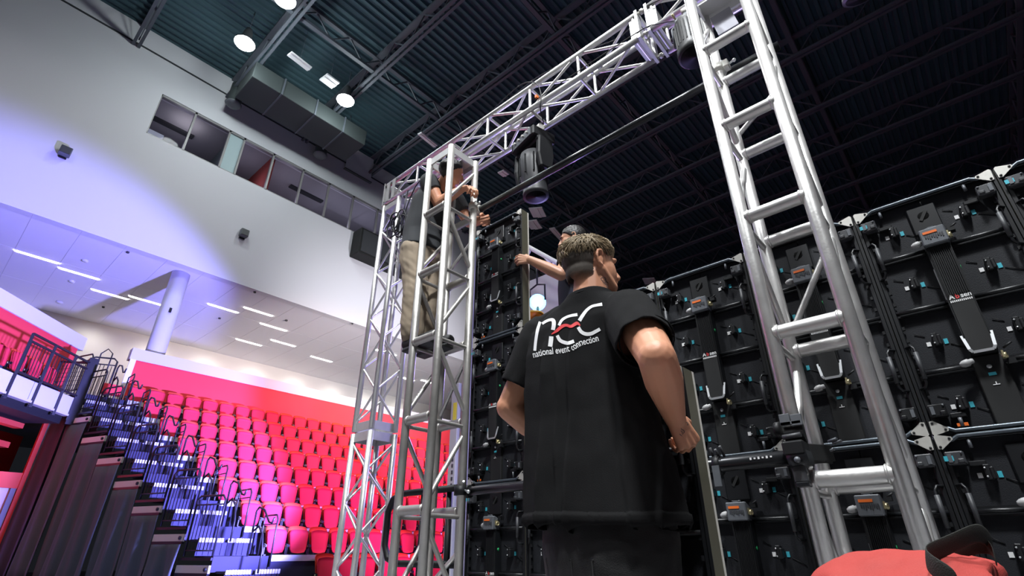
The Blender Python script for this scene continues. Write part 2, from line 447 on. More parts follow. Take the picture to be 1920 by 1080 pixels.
# small fittings on the soffit
for k, (u, v, s_) in enumerate([(160, 488, .1), (112, 566, .12), (135, 527, .1), (194, 575, .05), (240, 472, .05), (478, 547, .05), (537, 600, .06), (412, 596, .05), (661, 606, .04)]):
    p = on_z(u, v, ZS); m = MB().lathe([(s_, 0), (s_ * .9, -.05), (s_ * .3, -.06)], (p.x, p.y, ZS), (0, 0, 1), 12)
    o = m.build('smoke_detector' if k > 2 else 'soffit_fitting', M_WHITE if k < 3 else M_DKGREY)
    tag(o, ['small white round fitting beside the second strip lamp from the left', 'small white round fitting below the third strip lamp', 'pale fitting under the second strip lamp',
            'tiny dark sensor nearest the back wall on the violet soffit', 'tiny dark sensor near the top edge of the violet soffit', 'tiny dark sensor above the middle strip lamps',
            'dark sensor right of the strip lamp in the middle of the five', 'tiny dark sensor right of the round column', 'tiny dark sensor close to the laced truss leg'][k], 'detector')
# wall-wash along the back wall
for k in range(9):
    light('wall_washer', 'SPOT', (XB + 1.0, 1.2 + 2.35 * k, ZS - 0.1), 95, (1.0, 0.97, 0.90), 0.4, (XB, 1.2 + 2.35 * k, 6.8), 150, 1.0)
for k, (a, c) in enumerate([((68, 582), (130, 596)), ((180, 609), (248, 623)), ((314, 638), (352, 648)), ((398, 660), (447, 671)), ((482, 684), (530, 692))]):
    p, q = on_z(*a, ZS), on_z(*c, ZS)
    o = MB().box2((p.x - .05, p.y, ZS - .015), (p.x + .05, q.y, ZS + .01)).build('slot_diffuser', M_JOINT)
    tag(o, 'grey slot air diffuser in the soffit along the back wall, %s from the left' % ORD[k], 'vent', 'slot diffusers')

# parapet with red band
b = MB().box2((XW - 0.30, 3.70, 4.2), (XW - 0.05, 26, 6.10)); struct(b.build('wall_parapet', M_REDWALL))
b = MB().box2((XW - 0.34, 3.60, 6.10), (XW - 0.02, 26, 6.46)); struct(b.build('trim_2', M_WALL))
b = MB().box2((XW - 0.04, 3.62, 4.4), (XW + 0.0, 3.78, 6.10)); struct(b.build('trim_3', M_WHITE))
# round column
t = thing('round_column', 'thick round white column standing behind the red seat wall', 'column', (-19.85, 4.37, 4.5))
MB().lathe([(.29, 4.5), (.29, ZS - .02)], (-19.85, 4.37, 0), (0, 0, 1), 32).build('shaft', M_WALL, t)
MB().lathe([(.33, 4.5), (.33, 4.9)], (-19.85, 4.37, 0), (0, 0, 1), 32).build('base_collar', M_WALL, t)
m = MB(); p = on_x(319, 582, -19.57); m.box((p.x, p.y, p.z), (.1, .07, .16)); m.build('camera_bracket', M_BLK, t)

# wall speakers
for (u, v), s_ in (((122, 285), 'left'), ((457, 438), 'right')):
    p = on_x(u, v, XW + .12)
    t = thing('wall_speaker', 'small grey box speaker on the white wall %s' % ('below and left of the windows' if s_ == 'left' else 'under the middle of the windows'), 'speaker', (XW, p.y, p.z))
    MB().box((XW + .16, p.y, p.z), (.22, .30, .30)).build('cabinet', M_GREY, t, bevel=.02)
    m = MB(); m.box((XW + .275, p.y, p.z), (.02, .24, .24)); m.build('grille', M_DKGREY, t)
    m = MB(); m.box((XW + .03, p.y, p.z + .17), (.06, .08, .06)); m.box((XW + .03, p.y, p.z - .17), (.06, .2, .04)); m.build('bracket', M_BLK, t)

# black display under the windows
t = thing('wall_display', 'big black display box hung on the white wall beside the truss leg', 'display', (XW, 11.2, 12.8))
y0, y1, z0, z1 = 10.35, 13.6, 12.75, 14.1
MB().box2((XW, y0, z0), (XW + .7, y1, z1)).build('housing', M_BLKM, t, bevel=.03)
MB().box2((XW + .70, y0 + .12, z0 + .12), (XW + .715, y1 - .12, z1 - .1)).build('screen', M_DKGREY, t)
MB().box2((XW, y0 + .3, z1), (XW + .3, y0 + .9, z1 + .25)).build('mount', M_BLKM, t)

# air duct below the roof
t = thing('air_duct', 'long dark rectangular air duct running along the top of the white wall', 'duct', (-17.1, 6.2, 16.6))
MB().box2((-17.85, 3.75, 16.6), (-16.3, 8.7, 17.4)).build('trunk', M_DUCT, t, bevel=.02)
for y in (4.9, 6.3, 7.6): MB().box2((-17.88, y - .03, 16.57), (-16.27, y + .03, 17.43)).build('flange', M_JOIST, t)
for y in (4.2, 8.2): MB().tube((-17.1, y, 17.35), (-17.1, y, ZD + .05), .015, n=6).build('hanger', M_JOIST, t)
for i, (x, y) in enumerate([(-18.4, 3.9), (-18.5, 7.8)]):
    t = thing('duct_elbow', 'dark round duct outlet with a pale lip at the %s end of the duct' % ('left' if i == 0 else 'right'), 'duct', (x, y, 16.9))
    MB().lathe([(.26, 0), (.26, 1.0)], (x, y, 16.75), (0, 0, 1), 20).build('pipe', M_DUCT, t)
    MB().lathe([(.27, 0), (.31, -.03), (.27, -.08), (.12, -.09)], (x, y, 16.78), (0, 0, 1), 20).build('lip', M_GREY, t)
    MB().tube((x, y, 17.6), (x, y, ZD + .05), .03, n=6).build('hanger', M_JOIST, t)
t = thing('tilted_board', 'white tilted board hanging from the dark joists at the wall top', 'panel', (-18.3, 10.2, 17.2))
MB().box2((-18.75, 9.2, 17.0), (-18.7, 10.6, 18.4)).build('board', M_WALL, t)
MB().box2((-18.8, 9.15, 16.95), (-18.66, 10.65, 17.0)).build('edge_frame', M_DKGREY, t)

# high-bay lamps in view
for i, p in enumerate(HIGHBAY):
    t = thing('high_bay_lamp', ['bright round high-bay lamp nearest the white wall windows', 'bright round high-bay lamp above the truss corner', 'bright round high-bay lamp cut by the top of the picture'][i], 'lamp', p, 'high-bay lamps')
    MB().lathe([(.10, .75), (.16, .5), (.17, .2), (.36, 0.04), (.36, 0)], p, (0, 0, 1), 24).build('housing', M_DKGREY, t)
    MB().lathe([(.34, 0.0), (.30, -.05), (.10, -.08)], p, (0, 0, 1), 24).build('lens', M_LAMP, t)
    MB().tube((p[0], p[1], p[2] + .7), (p[0], p[1], ZD + .06), .015, n=6).build('hanger', M_JOIST, t)
# white baffles near the lamps
for i, (u, v, z, sx, sy, rz) in enumerate([(562, 115, 16.9, .30, .85, .1), (618, 152, 16.9, .55, .55, .05), (1008, 398, 17.2, .75, .9, .4), (1001, 421, 17.2, .7, .9, .3), (1046, 440, 17.2, .35, 1.6, .2), (1218, 527, 17.2, .8, .9, .3), (802, 262, 16.8, .25, 1.0, .1), (944, 325, 16.8, .4, .4, 0)]):
    p = on_z(u, v, z)
    t = thing('hanging_baffle', ['slim white fixture hanging between the two lamps', 'square white fixture hanging left of the second lamp', 'pinkish white fixture above the tall black panel column', 'white fixture just below the pinkish one beside the column',
              'long white fixture left of the head of the man in back', 'white fixture low behind the top rail of the panel wall', 'slim white fixture behind the top of the ladder truss', 'small white fixture left of the hanging moving head'][i], 'fixture', p)
    R = Matrix.Rotation(rz, 3, 'Z') @ Matrix.Rotation(0.15, 3, 'Y')
    MB().box(p, (sx, sy, .06), R).build('board', mat('fixture white', (0.75, 0.74, 0.76), .6), t)
    MB().box(p + Vector((0, 0, -.045)), (sx * .3, sy, .03), R).build('ridge', M_WHITE, t)
    MB().tube(p, (p.x, p.y, ZD + .05), .006, n=5).build('hanger', M_JOIST, t)

# dark walls that close the hall out of view
b = MB().box2((-30, 33.6, 0), (12, 34, ZD + .3)); struct(b.build('wall_far', mat('black wall', (0.012, 0.013, 0.016), .9)))
b = MB().box2((11, -14, 0), (11.4, 34, ZD + .3)); struct(b.build('wall_right', mat('grey wall', (0.12, 0.12, 0.125), .9)))
b = MB().box2((-30, -14.4, 0), (12, -14, ZD + .3)); struct(b.build('wall_near', mat('grey wall', (0.12, 0.12, 0.125), .9)))
# ================================================================== trusses
TR = 0.0254


def ladder_tower(name, label, x0, x1, y0, y1, z1, zr, side_first):
    t = thing(name, label, 'truss tower', ((x0 + x1) / 2, (y0 + y1) / 2, 0))
    for x in (x0, x1):
        for y in (y0, y1):
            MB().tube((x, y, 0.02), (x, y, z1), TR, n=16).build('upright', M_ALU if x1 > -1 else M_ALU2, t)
    for z in zr:
        for y in (y0, y1):
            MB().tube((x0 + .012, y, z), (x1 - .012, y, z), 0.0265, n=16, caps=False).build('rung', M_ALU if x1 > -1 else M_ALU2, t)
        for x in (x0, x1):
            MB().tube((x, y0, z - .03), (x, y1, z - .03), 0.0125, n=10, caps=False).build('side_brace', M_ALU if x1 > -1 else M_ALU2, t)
    zz = [0.06] + list(zr) + [z1 - .04]
    for i in range(len(zz) - 1):
        a, c = zz[i], zz[i + 1]
        if c - a < .2: continue
        for k, x in enumerate((x0, x1)):
            f = (i + k + side_first) % 2 == 0
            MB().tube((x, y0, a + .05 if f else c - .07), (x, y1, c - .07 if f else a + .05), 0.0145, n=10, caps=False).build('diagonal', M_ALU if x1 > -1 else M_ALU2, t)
        if i % 2 == 1:
            MB().tube((x0, y1, a + (.12 if i % 4 == 1 else .05)), (x1, y1, c - (.2 if i % 4 == 1 else .08)), 0.0125, n=10, caps=False).build('diagonal', M_ALU, t)
    # weld collars on the front face
    for z in zr:
        for x, sx in ((x0, 1), (x1, -1)):
            for y in (y0, y1):
                MB().lathe([(.0262, 0), (.0305, .003), (.0305, .006), (.0262, .010)], (x + sx * .0225, y, z), (sx, 0, 0), 14).build('weld_bead', M_ALU if x1 > -1 else M_ALU2, t)
    # top end frame of flat plates
    m = MB(); e = .012
    for z in (z1 - .03,):
        for y in (y0, y1): m.box((((x0 + x1) / 2), y, z), (x1 - x0, e, .06))
        for x in (x0, x1): m.box((x, (y0 + y1) / 2, z), (e, y1 - y0, .06))
    m.build('end_frame', M_ALUFL, t)
    m = MB(); m.box2((x0, y0 + .15, z1 - .012), (x1, y1, z1 - .004)); m.build('top_plate', M_ALUFL, t)
    MB().box2((x0 - .12, y0 - .12, 0), (x1 + .12, y1 + .12, .02)).build('base_plate', M_ALUFL, t)
    return t


YT0, YT1 = 1.95, 2.204
ZR = [0.42, 0.925, 1.43, 1.94, 2.44, 2.94]
rt = ladder_tower('ladder_truss', 'tall bright aluminium ladder truss standing in front of the black panel wall, nearest the camera', -0.455, -0.206, YT0, YT1, 3.48, ZR, 0)
lt = ladder_tower('ladder_truss', 'aluminium ladder truss with a man climbing it, left of the black panel column', -2.585, -2.336, YT0, YT1, 3.475, ZR, 1)

# gusset seen at the top of the right tower
m = MB(); m.prism([(-.11, .0), (.0, .0), (.02, -.16), (-.09, -.16)], .008, (-.455 + .14, YT1 - .02, 3.42), (1, 0, 0), (0, 0, 1)); m.build('gusset_plate', mat('galvanised plate', (.33, .33, .37), .4, .6), rt)

# gantry: laced leg and beam
YB0, YB1 = 2.60, 2.854
XL0, XL1 = -4.19, -3.93


def laced_leg():
    t = thing('laced_truss_leg', 'slim box truss leg with zigzag lacing carrying the left end of the beam', 'truss tower', ((XL0 + XL1) / 2, (YB0 + YB1) / 2, 0))
    for z0, z1 in ((0.03, 1.66), (1.68, 4.16)):
        for x in (XL0, XL1):
            for y in (YB0, YB1):
                MB().tube((x, y, z0), (x, y, z1), TR, n=14).build('upright', M_ALU, t)
        n = max(1, round((z1 - z0 - .16) / .25)); h = (z1 - z0 - .16) / n
        for k in range(n):
            a = z0 + .08 + k * h; c = a + h
            f = k % 2 == 0
            for y in (YB0, YB1):
                g = f if y == YB0 else not f
                MB().tube((XL0 if g else XL1, y, a), (XL1 if g else XL0, y, c), 0.0105, n=8, caps=False).build('lacing', M_ALU, t)
            for x in (XL0, XL1):
                g = f if x == XL0 else not f
                MB().tube((x, YB0 if g else YB1, a), (x, YB1 if g else YB0, c), 0.0105, n=8, caps=False).build('lacing', M_ALU, t)
        m = MB()
        for z in (z0 + .035, z1 - .035):
            for y in (YB0, YB1): m.box(((XL0 + XL1) / 2, y, z), (XL1 - XL0, .014, .075))
            for x in (XL0, XL1): m.box((x, (YB0 + YB1) / 2, z), (.014, YB1 - YB0, .075))
        m.build('end_frame', M_ALUFL, t)
        MB().box2((XL0, YB0, z1 - .012), (XL1, YB1, z1 - .006)).build('end_plate', M_ALUFL, t)
    MB().box2((XL0 - .15, YB0 - .15, 0), (XL1 + .15, YB1 + .15, .02)).build('base_plate', M_ALUFL, t)
    return t


laced_leg()

ZB0, ZB1 = 4.185, 4.445
bm_ = thing('beam_truss', 'long aluminium box truss beam crossing overhead between the towers', 'truss beam', (-1.5, 2.73, ZB0))
secs = [(-4.22, -0.99), (-0.93, 1.75)]
for x0, x1 in secs:
    for y in (YB0, YB1):
        for z in (ZB0, ZB1):
            MB().tube((x0, y, z), (x1, y, z), TR, n=14).build('chord', M_ALU, bm_)
    L = x1 - x0 - .1; n = max(1, round(L / .5)); h = L / n
    for k in range(n + 1):
        x = x0 + .05 + k * h
        for y in (YB0, YB1): MB().tube((x, y, ZB0), (x, y, ZB1), .014, n=8, caps=False).build('post', M_ALU, bm_)
        for z in (ZB0, ZB1): MB().tube((x, YB0, z), (x, YB1, z), .014, n=8, caps=False).build('cross_tube', M_ALU, bm_)
        if k < n:
            f = k % 2 == 0; xa, xb2 = (x + .03, x + h - .03) if f else (x + h - .03, x + .03)
            for y in (YB0, YB1): MB().tube((xa, y, ZB0), (xb2, y, ZB1), .0125, n=8, caps=False).build('diagonal', M_ALU, bm_)
            for z in (ZB0, ZB1): MB().tube((xa, YB0, z), (xb2, YB1, z), .0125, n=8, caps=False).build('diagonal', M_ALU, bm_)
    for xe, sx in ((x0, 1), (x1, -1)):
        m = MB(); c = xe + sx * .012
        for y in (YB0, YB1): m.box((c, y, (ZB0 + ZB1) / 2), (.022, .055, ZB1 - ZB0 + .05))
        for z in (ZB0, ZB1): m.box((c, (YB0 + YB1) / 2, z), (.022, YB1 - YB0 + .05, .055))
        m.box((c + sx * .04, YB0, (ZB0 + ZB1) / 2), (.06, .012, ZB1 - ZB0)); m.box((c + sx * .04, (YB0 + YB1) / 2, ZB0), (.06, YB1 - YB0, .012))
        m.build('end_frame', M_ALUFL, bm_)
m = MB()
for y in (YB0, YB1):
    for z in (ZB0, ZB1): m.lathe([(.012, -.06), (.012, .06)], (-.96, y, z), (1, 0, 0), 8); m.lathe([(.022, -.012), (.022, .012)], (-.96, y, z), (1, 0, 0), 8)
m.build('joint_bolts', M_ZINC, bm_)
m = MB()   # plates of the corner block over the leg
for x in (XL0 + .06, XL0 + .16): m.box((x, YB0 - .027, (ZB0 + ZB1) / 2), (.05, .01, ZB1 - ZB0)); m.box((x + .03, YB1 + .027, (ZB0 + ZB1) / 2), (.05, .01, ZB1 - ZB0))
m.build('corner_plates', M_ALUFL, bm_)

# pipes between the towers
def pipe_clamp(name, label, p, tower_dir, big=False):
    t = thing(name, label, 'clamp', p); p = Vector(p); d = Vector(tower_dir)
    m = MB(); m.lathe([(.029, -.025), (.036, -.025), (.036, .025), (.029, .025)], p, (1, 0, 0), 14); m.build('pipe_half', M_ZINC if not big else M_BLK, t)
    q = p + d * .055
    m = MB(); m.lathe([(.029, -.025), (.036, -.025), (.036, .025), (.029, .025)], q, (0, 0, 1), 14); m.build('tower_half', M_ZINC if not big else M_BLK, t)
    m = MB(); m.tube(q + Vector((.04, 0, .0)), q + Vector((.085, -.02, -.01)), .006, n=6); m.ball(q + Vector((.09, -.022, -.012)), .011, nu=8, nv=5); m.tube(p + Vector((0, -.03, .03)), p + Vector((.03, -.06, .05)), .006, n=6)
    m.build('wing_bolt', M_SILVER, t)
    return t


yp = YT1 + .052
ZU = 1.024 * yp + H + .01
LA, LB = Vector((-2.40, 2.258, .1400 * 2.258 + H)), Vector((-.425, 1.905, .1435 * 1.905 + H))      # lower pipe
LD = (LB - LA).normalized()
def lp(x): return LA + (LB - LA) * ((x - LA.x) / (LB.x - LA.x))
o = MB().tube((-2.42, yp, ZU), (-.16, yp, ZU), .0242, n=18).build('steel_pipe', M_BLKTUBE); tag(o, 'upper black steel pipe running across under the truss beam', 'pipe')
o = MB().tube(LA, LB, .0242, n=18).build('steel_pipe', M_BLKTUBE); tag(o, 'lower black steel pipe passing behind the man to the right ladder truss', 'pipe')
for k in range(6): MB().box(lp(-.60 + .014 * k) + Vector((-.004, -.0244, .006)), (.006, .001, .005 if k % 2 else .008)).build('stamped_mark', M_WHITE, o)
pipe_clamp('pipe_clamp', 'silver clamp with wing bolt holding the upper pipe to the left ladder truss', (-2.336, yp, ZU), (0, -1, 0))
pipe_clamp('pipe_clamp', 'silver clamp holding the upper pipe to the right ladder truss', (-.455, yp, ZU), (0, -1, 0))
pipe_clamp('pipe_clamp', 'black clamp holding the lower pipe to the left ladder truss', tuple(lp(-2.336)), (0, -1, 0), True)
# big hook clamp on the near upright of the right tower
YC = 1.905
t = thing('hook_clamp', 'big black hook clamp fixed to the right ladder truss at the lower pipe', 'clamp', tuple(on_y(1492, 850, YC)))
def hb(name, u0, u1, v0, v1, y0, y1, m_, bev=.004):
    a_, b_ = on_y(u0, v1, YC), on_y(u1, v0, YC)
    return MB().box2((a_.x, y0, a_.z), (b_.x, y1, b_.z)).build(name, m_, t, bevel=bev)
# lip with its slot, curved throat, knuckle, body, saddle
hb('hook_lip', 1469, 1483, 778, 801, YC - .03, YC - .018, M_GREY, .001); hb('hook_lip', 1490, 1505, 778, 801, YC - .03, YC - .018, M_GREY, .001); hb('hook_lip', 1469, 1505, 790, 801, YC - .03, YC - .018, M_GREY, .001)
a_ = on_y(1491, 812, YC); pr = []
for k in range(9): th = math.pi * (.12 + .76 * k / 8); pr.append((.034 - .040 * math.sin(th) * .55, .030 * math.cos(th)))
pr += [(.045, -.032), (.045, .032)]
m = MB(); m.prism(pr, .058, (a_.x, YC - .035, a_.z), (0, 1, 0), (0, 0, 1)); m.build('hook_throat', M_BLK, t)
a_, b_ = on_y(1473, 823, YC), on_y(1507, 817, YC); MB().tube((a_.x, YC - .03, a_.z), (b_.x, YC - .03, b_.z), .008, n=10).build('knuckle', M_DKGREY, t)
hb('hook_body', 1476, 1511, 826, 858, YC - .038, YC + .03, M_BLK, .006)
a_, b_ = on_y(1481, 862, YC), on_y(1513, 858, YC)
m = MB(); m.tube((a_.x, YC, LB.z - .003), (b_.x + .01, YC, LB.z), .036, n=18); m.build('pipe_saddle', M_BLKTUBE, t)
m = MB(); m.ball(on_y(1495, 862, YC - .037), .010, nu=10, nv=6); m.build('pivot_bolt', M_GREY, t)
m = MB(); p0 = on_y(1512, 848, 1.94); p1 = on_y(1560, 850, 2.16); m.bar(p0, p1, .010, .055, (0, 0, 1)); m.build('strap', M_BLKM, t, bevel=.002)
m = MB(); m.lathe([(.0285, -.03), (.039, -.03), (.039, .03), (.0285, .03)], (-.455, YT1, on_y(1545, 850, 2.16).z), (0, 0, 1), 16); m.build('strap_ring', M_BLKM, t)
for (u, v) in ((1553, 828), (1562, 832), (1548, 848)): q = on_y(u, v, 2.14); MB().tube(q, q + Vector((.03, -.01, .006)), .005, n=6).build('bolt', M_GREY, t)
hb('lower_bracket', 1494, 1512, 872, 906, YC - .02, YC + .02, M_DKGREY, .003); hb('lower_jaw', 1498, 1521, 904, 915, YC - .03, YC + .01, M_BLKTUBE, .003)
q = on_y(1462, 806, YC + .1); MB().lathe([(.012, -.012), (.028, -.008), (.028, .008), (.012, .012)], q, (1, -.3, 0), 14).build('hand_wheel', M_BLK, t)
# small clamps
for (x, lb) in ((-.735, 'dark clamp with bolts on the lower pipe beside the loose panel edge'),):
    yq, ZL = lp(x).y, lp(x).z
    t = thing('pipe_clamp', lb, 'clamp', (x, yq, ZL))
    MB().lathe([(.026, -.012), (.034, -.012), (.034, .012), (.026, .012)], (x, yq, ZL), (1, 0, 0), 14).build('ring', M_BLK, t)
    for k in range(4): MB().tube((x - .03 + .02 * k, yq - .01, ZL + .026), (x - .03 + .02 * k, yq - .02 - .006 * k, ZL + .05 + .008 * (k % 2)), .005, n=6).build('bolt', M_DKGREY, t)
    MB().box((x + .0, yq - .032, ZL - .04), (.025, .006, .07)).build('lever', M_GREY, t)
t = thing('pipe_clamp', 'silver half clamp around the upright of the right ladder truss near its top', 'clamp', (-.455, YT1, 3.0))
p = on_y(1357, 128, YT1)
MB().lathe([(.027, -.022), (.04, -.022), (.04, .022), (.027, .022)], (-.455, YT1, p.z), (0, 0, 1), 16).build('ring', M_ZINC, t)
MB().box((-.41, YT1 - .01, p.z), (.03, .05, .05)).build('lug', M_ZINC, t, bevel=.004)
# ================================================================== display panels (seen from behind)
YL = 2.56


def pw(x, w, y=0.0): return Vector((x, y, 1.0 - w))


def make_panel(loc, label):
    t = thing('display_panel', label, 'panel', loc, 'display panels of the black wall', world=False)
    L = lambda mb, n, m, par=None, bevel=0.0: mb.build(n, m, par or t, off=(0, 0, 0), bevel=bevel)
    # shell made of eight modules behind the frame
    for k in range(4):
        for c in range(2):
            m = MB(); m.box2((0.012 + .24 * c, 0.012, 1 - .25 * (k + 1) + .004), (.248 + .24 * c, .05, 1 - .25 * k - .004)); L(m, 'module', M_CAB)
    m = MB(); m.box2((.002, .05, .002), (.498, .062, .998)); L(m, 'face_sheet', M_BLKM)
    for sx in (0, 1):
        x = .001 if sx == 0 else .499; s = 1 if sx == 0 else -1
        m = MB(); m.box2((x, -.022, .003), (x + s * .010, .046, .997)); m.mi = [0] * 6; m.mi[0 if sx == 0 else 1] = 1; L(m, 'edge_rail', [M_CABR, M_EDGE])
        m = MB(); m.box2((x - s * .0006, .046, .003), (x + s * .004, .060, .997)); L(m, 'edge_strip', M_GASKET)
        m = MB(); m.box2((x + s * .010, -.016, .01), (x + s * .028, .012, .99)); L(m, 'inner_rail', M_CABR, bevel=.003)
        m = MB()
        for k in range(18): m.box((x + s * .032, -.006, .05 + .054 * k), (.010, .014, .014))
        o = L(m, 'rail_studs', M_BLK); o['kind'] = 'stuff'
    # top and bottom rails: bent tube at the top
    for w_, dz in ((0.008, 1), (0.992, -1)):
        pts = [pw(.03, w_ + .012 * dz, -.018), pw(.055, w_ + .012 * dz, -.018), pw(.075, w_, -.018), pw(.425, w_, -.018), pw(.445, w_ + .012 * dz, -.018), pw(.47, w_ + .012 * dz, -.018)]
        L(MB().path(pts, .0075, 10), 'end_tube', mat('blue grey tube', (.10, .12, .14), .35, .5))
        m = MB(); m.box2((.01, -.012, 1 - w_ - .012), (.49, .012, 1 - w_ + .008)); L(m, 'end_rail', M_CABR, bevel=.002)
    for w_ in (.262, .505, .765):
        for xa, xb2 in ((.028, .195), (.285, .472)):
            L(MB().tube(pw(xa, w_, -.010), pw(xb2, w_, -.010), .0085, n=10), 'rib', M_CABR)
            L(MB().box2(pw(xa, w_ + .016, .004), pw(xb2, w_ - .016, .014)), 'rib_base', M_CABR)
    # spine
    m = MB(); m.box2(pw(.19, .18, -.004), pw(.29, .05, .014)); up = L(m, 'upper_plate', M_CABR, bevel=.003)
    m = MB(); m.lathe([(.020, 0), (.026, -.004), (.026, -.006), (.02, -.007)], pw(.24, .10, -.004), (0, -1, 0), 18); m.box(pw(.24, .10, -.004), (.012, .006, .05), Matrix.Rotation(.6, 3, 'Y')); L(m, 'round_boss', M_BLKM, up)
    m = MB(); m.prism([(-.07, 0), (0, 0), (0, .055), (-.05, .075), (-.07, .075)], .086, pw(.2425, .268, 0), (0, 1, 0), (0, 0, 1)); cb = L(m, 'control_box', M_GREY, bevel=.004)
    m = MB(); m.box2(pw(.211, .2195, -.0725), pw(.258, .209, -.0705)); L(m, 'orange_label', M_ORANGE, cb)
    m = MB()
    for k in range(9): m.box2(pw(.214 + .007 * k, .238 + .004 * (k % 3), -.0725), pw(.218 + .007 * k, .226, -.0705))
    o = L(m, 'printed_marks', M_DKGREY, cb)
    m = MB(); m.tube(pw(.225, .188, -.05), pw(.262, .188, -.05), .004, n=6); m.box(pw(.243, .19, -.05), (.02, .02, .01)); L(m, 'lid_clip', M_GREY, cb)
    m = MB(); m.box2(pw(.207, .73, -.045), pw(.277, .268, .014)); hs = L(m, 'heat_sink', M_BLKM)
    for k in range(11):
        m = MB(); x = .2105 + .0063 * k; m.box2(pw(x, .49, -.050), pw(x + .0025, .272, -.044)); L(m, 'fin', M_BLK, hs)
    m = MB(); m.box2(pw(.2015, .73, -.040), pw(.2065, .268, .014)); m.box2(pw(.2775, .73, -.040), pw(.2825, .268, .014)); L(m, 'side_cheeks', M_CABR)
    m = MB(); m.box2(pw(.199, .50, -.030), pw(.2015, .36, -.010)); L(m, 'side_strip', M_SILVER)
    vs_, fs = text_mesh('A', .032, .0006, 'LEFT'); vs2, fs2 = text_mesh('b', .032, .0006, 'LEFT'); vs3, fs3 = text_mesh('sen', .032, .0006, 'LEFT')
    lg = MB()
    for (vv, ff, dx, mi) in ((vs_, fs, .2085, 0), (vs2, fs2, .2285, 1), (vs3, fs3, .2445, 0)):
        lg.cur = mi; lg.add([pw(dx + v.x * .78, .508 - v.y * .85, -.0462) for v in vv], ff)
    lg.cur = 0
    for k in range(12): lg.box2(pw(.2085 + .0058 * k, .522, -.0464), pw(.2085 + .0058 * k + .0036, .514, -.0450))
    L(lg, 'printed_name', [M_WHITE, M_RED], hs)
    m = MB(); m.bar(pw(.1985, .655, -.035), pw(.205, .715, -.049), .004, .010); m.bar(pw(.205, .715, -.049), pw(.212, .727, -.049), .004, .010); m.bar(pw(.212, .727, -.049), pw(.272, .727, -.049), .004, .010)
    m.bar(pw(.272, .727, -.049), pw(.279, .715, -.049), .004, .010); m.bar(pw(.279, .715, -.049), pw(.2855, .655, -.035), .004, .010); L(m, 'silver_trim', M_SILVER)
    m = MB(); m.box2(pw(.195, .985, -.008), pw(.289, .735, .014)); lp = L(m, 'lower_plate', M_BLKM, bevel=.003)
    m = MB(); m.ball(pw(.240, .778, -.010), (.008, .004, .008), nu=10, nv=6); L(m, 'screw', M_SILVER, lp)
    m = MB(); m.box2(pw(.229, .812, -.010), pw(.251, .801, -.0085)); L(m, 'cyan_sticker', M_CYAN, lp)
    m = MB(); m.box2(pw(.229, .848, -.010), pw(.249, .845, -.0085)); m.box2(pw(.238, .845, -.010), pw(.241, .836, -.0085)); L(m, 'white_mark', M_WHITE, lp)
    # connectors left and right of the box and at the foot of the spine
    for w_ in (.235, .755):
        m = MB(); m.lathe([(.008, 0), (.010, .006), (.010, .012), (.014, .016), (.013, .032), (.008, .042), (.004, .044)], pw(.203, w_, -.038), (-1, -.12, -.25), 14); L(m, 'power_plug', M_CONN)
        m = MB(); m.lathe([(.012, 0), (.012, .014), (.008, .015), (.008, .004)], pw(.285, w_, -.036), (1, -.2, 0), 12); m.box(pw(.289, w_ - .004, -.040), (.006, .024, .026)); L(m, 'data_socket', M_GOLD)
        m = MB(); m.box(pw(.305, w_ + (-.03 if w_ < .5 else .02), -.02), (.024, .03, .022)); m.tube(pw(.297, w_ - .03, -.03), pw(.325, w_ - .045, -.036), .004, n=6); L(m, 'cable_tie', M_BLK)
    # knobs of the eight modules with stickers
    for k in range(4):
        for c in range(2):
            x, w_ = .120 + .246 * c, .138 + .252 * k
            m = MB(); m.box(pw(x, w_, -.004), (.020, .032, .052)); m.box(pw(x + .012, w_ + .004, -.008), (.012, .036, .04)); kb = L(m, 'module_lock', M_BLK, bevel=.003)
            m = MB()
            for dz in (-.014, .015): m.ball(pw(x - .006, w_ + dz, -.022), .0035, nu=6, nv=4)
            L(m, 'screws', M_SILVER, kb)
            m = MB(); m.box2(pw(x - .033, w_ + .016, .009), pw(x - .019, w_ - .001, .0125)); L(m, 'white_sticker', M_WHITE)
            m = MB(); m.box2(pw(x + .0225, w_ + .018, .009), pw(x + .0355, w_ - .003, .0125)); L(m, 'cyan_sticker', M_CYAN)
            m = MB(); m.path([pw(x + .04, w_ + .02, .010), pw(x + .07, w_ + .035, .008), pw(x + .09, w_ + .05, .010)], .0016, 5); m.path([pw(x - .03, w_ - .025, .010), pw(x - .06, w_ - .045, .008)], .0016, 5); o = L(m, 'wire', M_BLK)
    # handles
    for x, s in ((.018, 1), (.482, -1)):
        for w0, w1 in ((.175, .345), (.655, .825)):
            pts = [pw(x, w0, -.012), pw(x + s * .018, w0, -.036), pw(x + s * .026, w0 + .014, -.042), pw(x + s * .026, w1 - .014, -.042), pw(x + s * .018, w1, -.036), pw(x, w1, -.012)]
            h = L(MB().path(pts, .0052, 8), 'handle', M_CABR)
            L(MB().tube(pw(x + s * .026, w0 + .03, -.042), pw(x + s * .026, w1 - .03, -.042), .0085, n=10), 'grip', M_DKGREY, h)
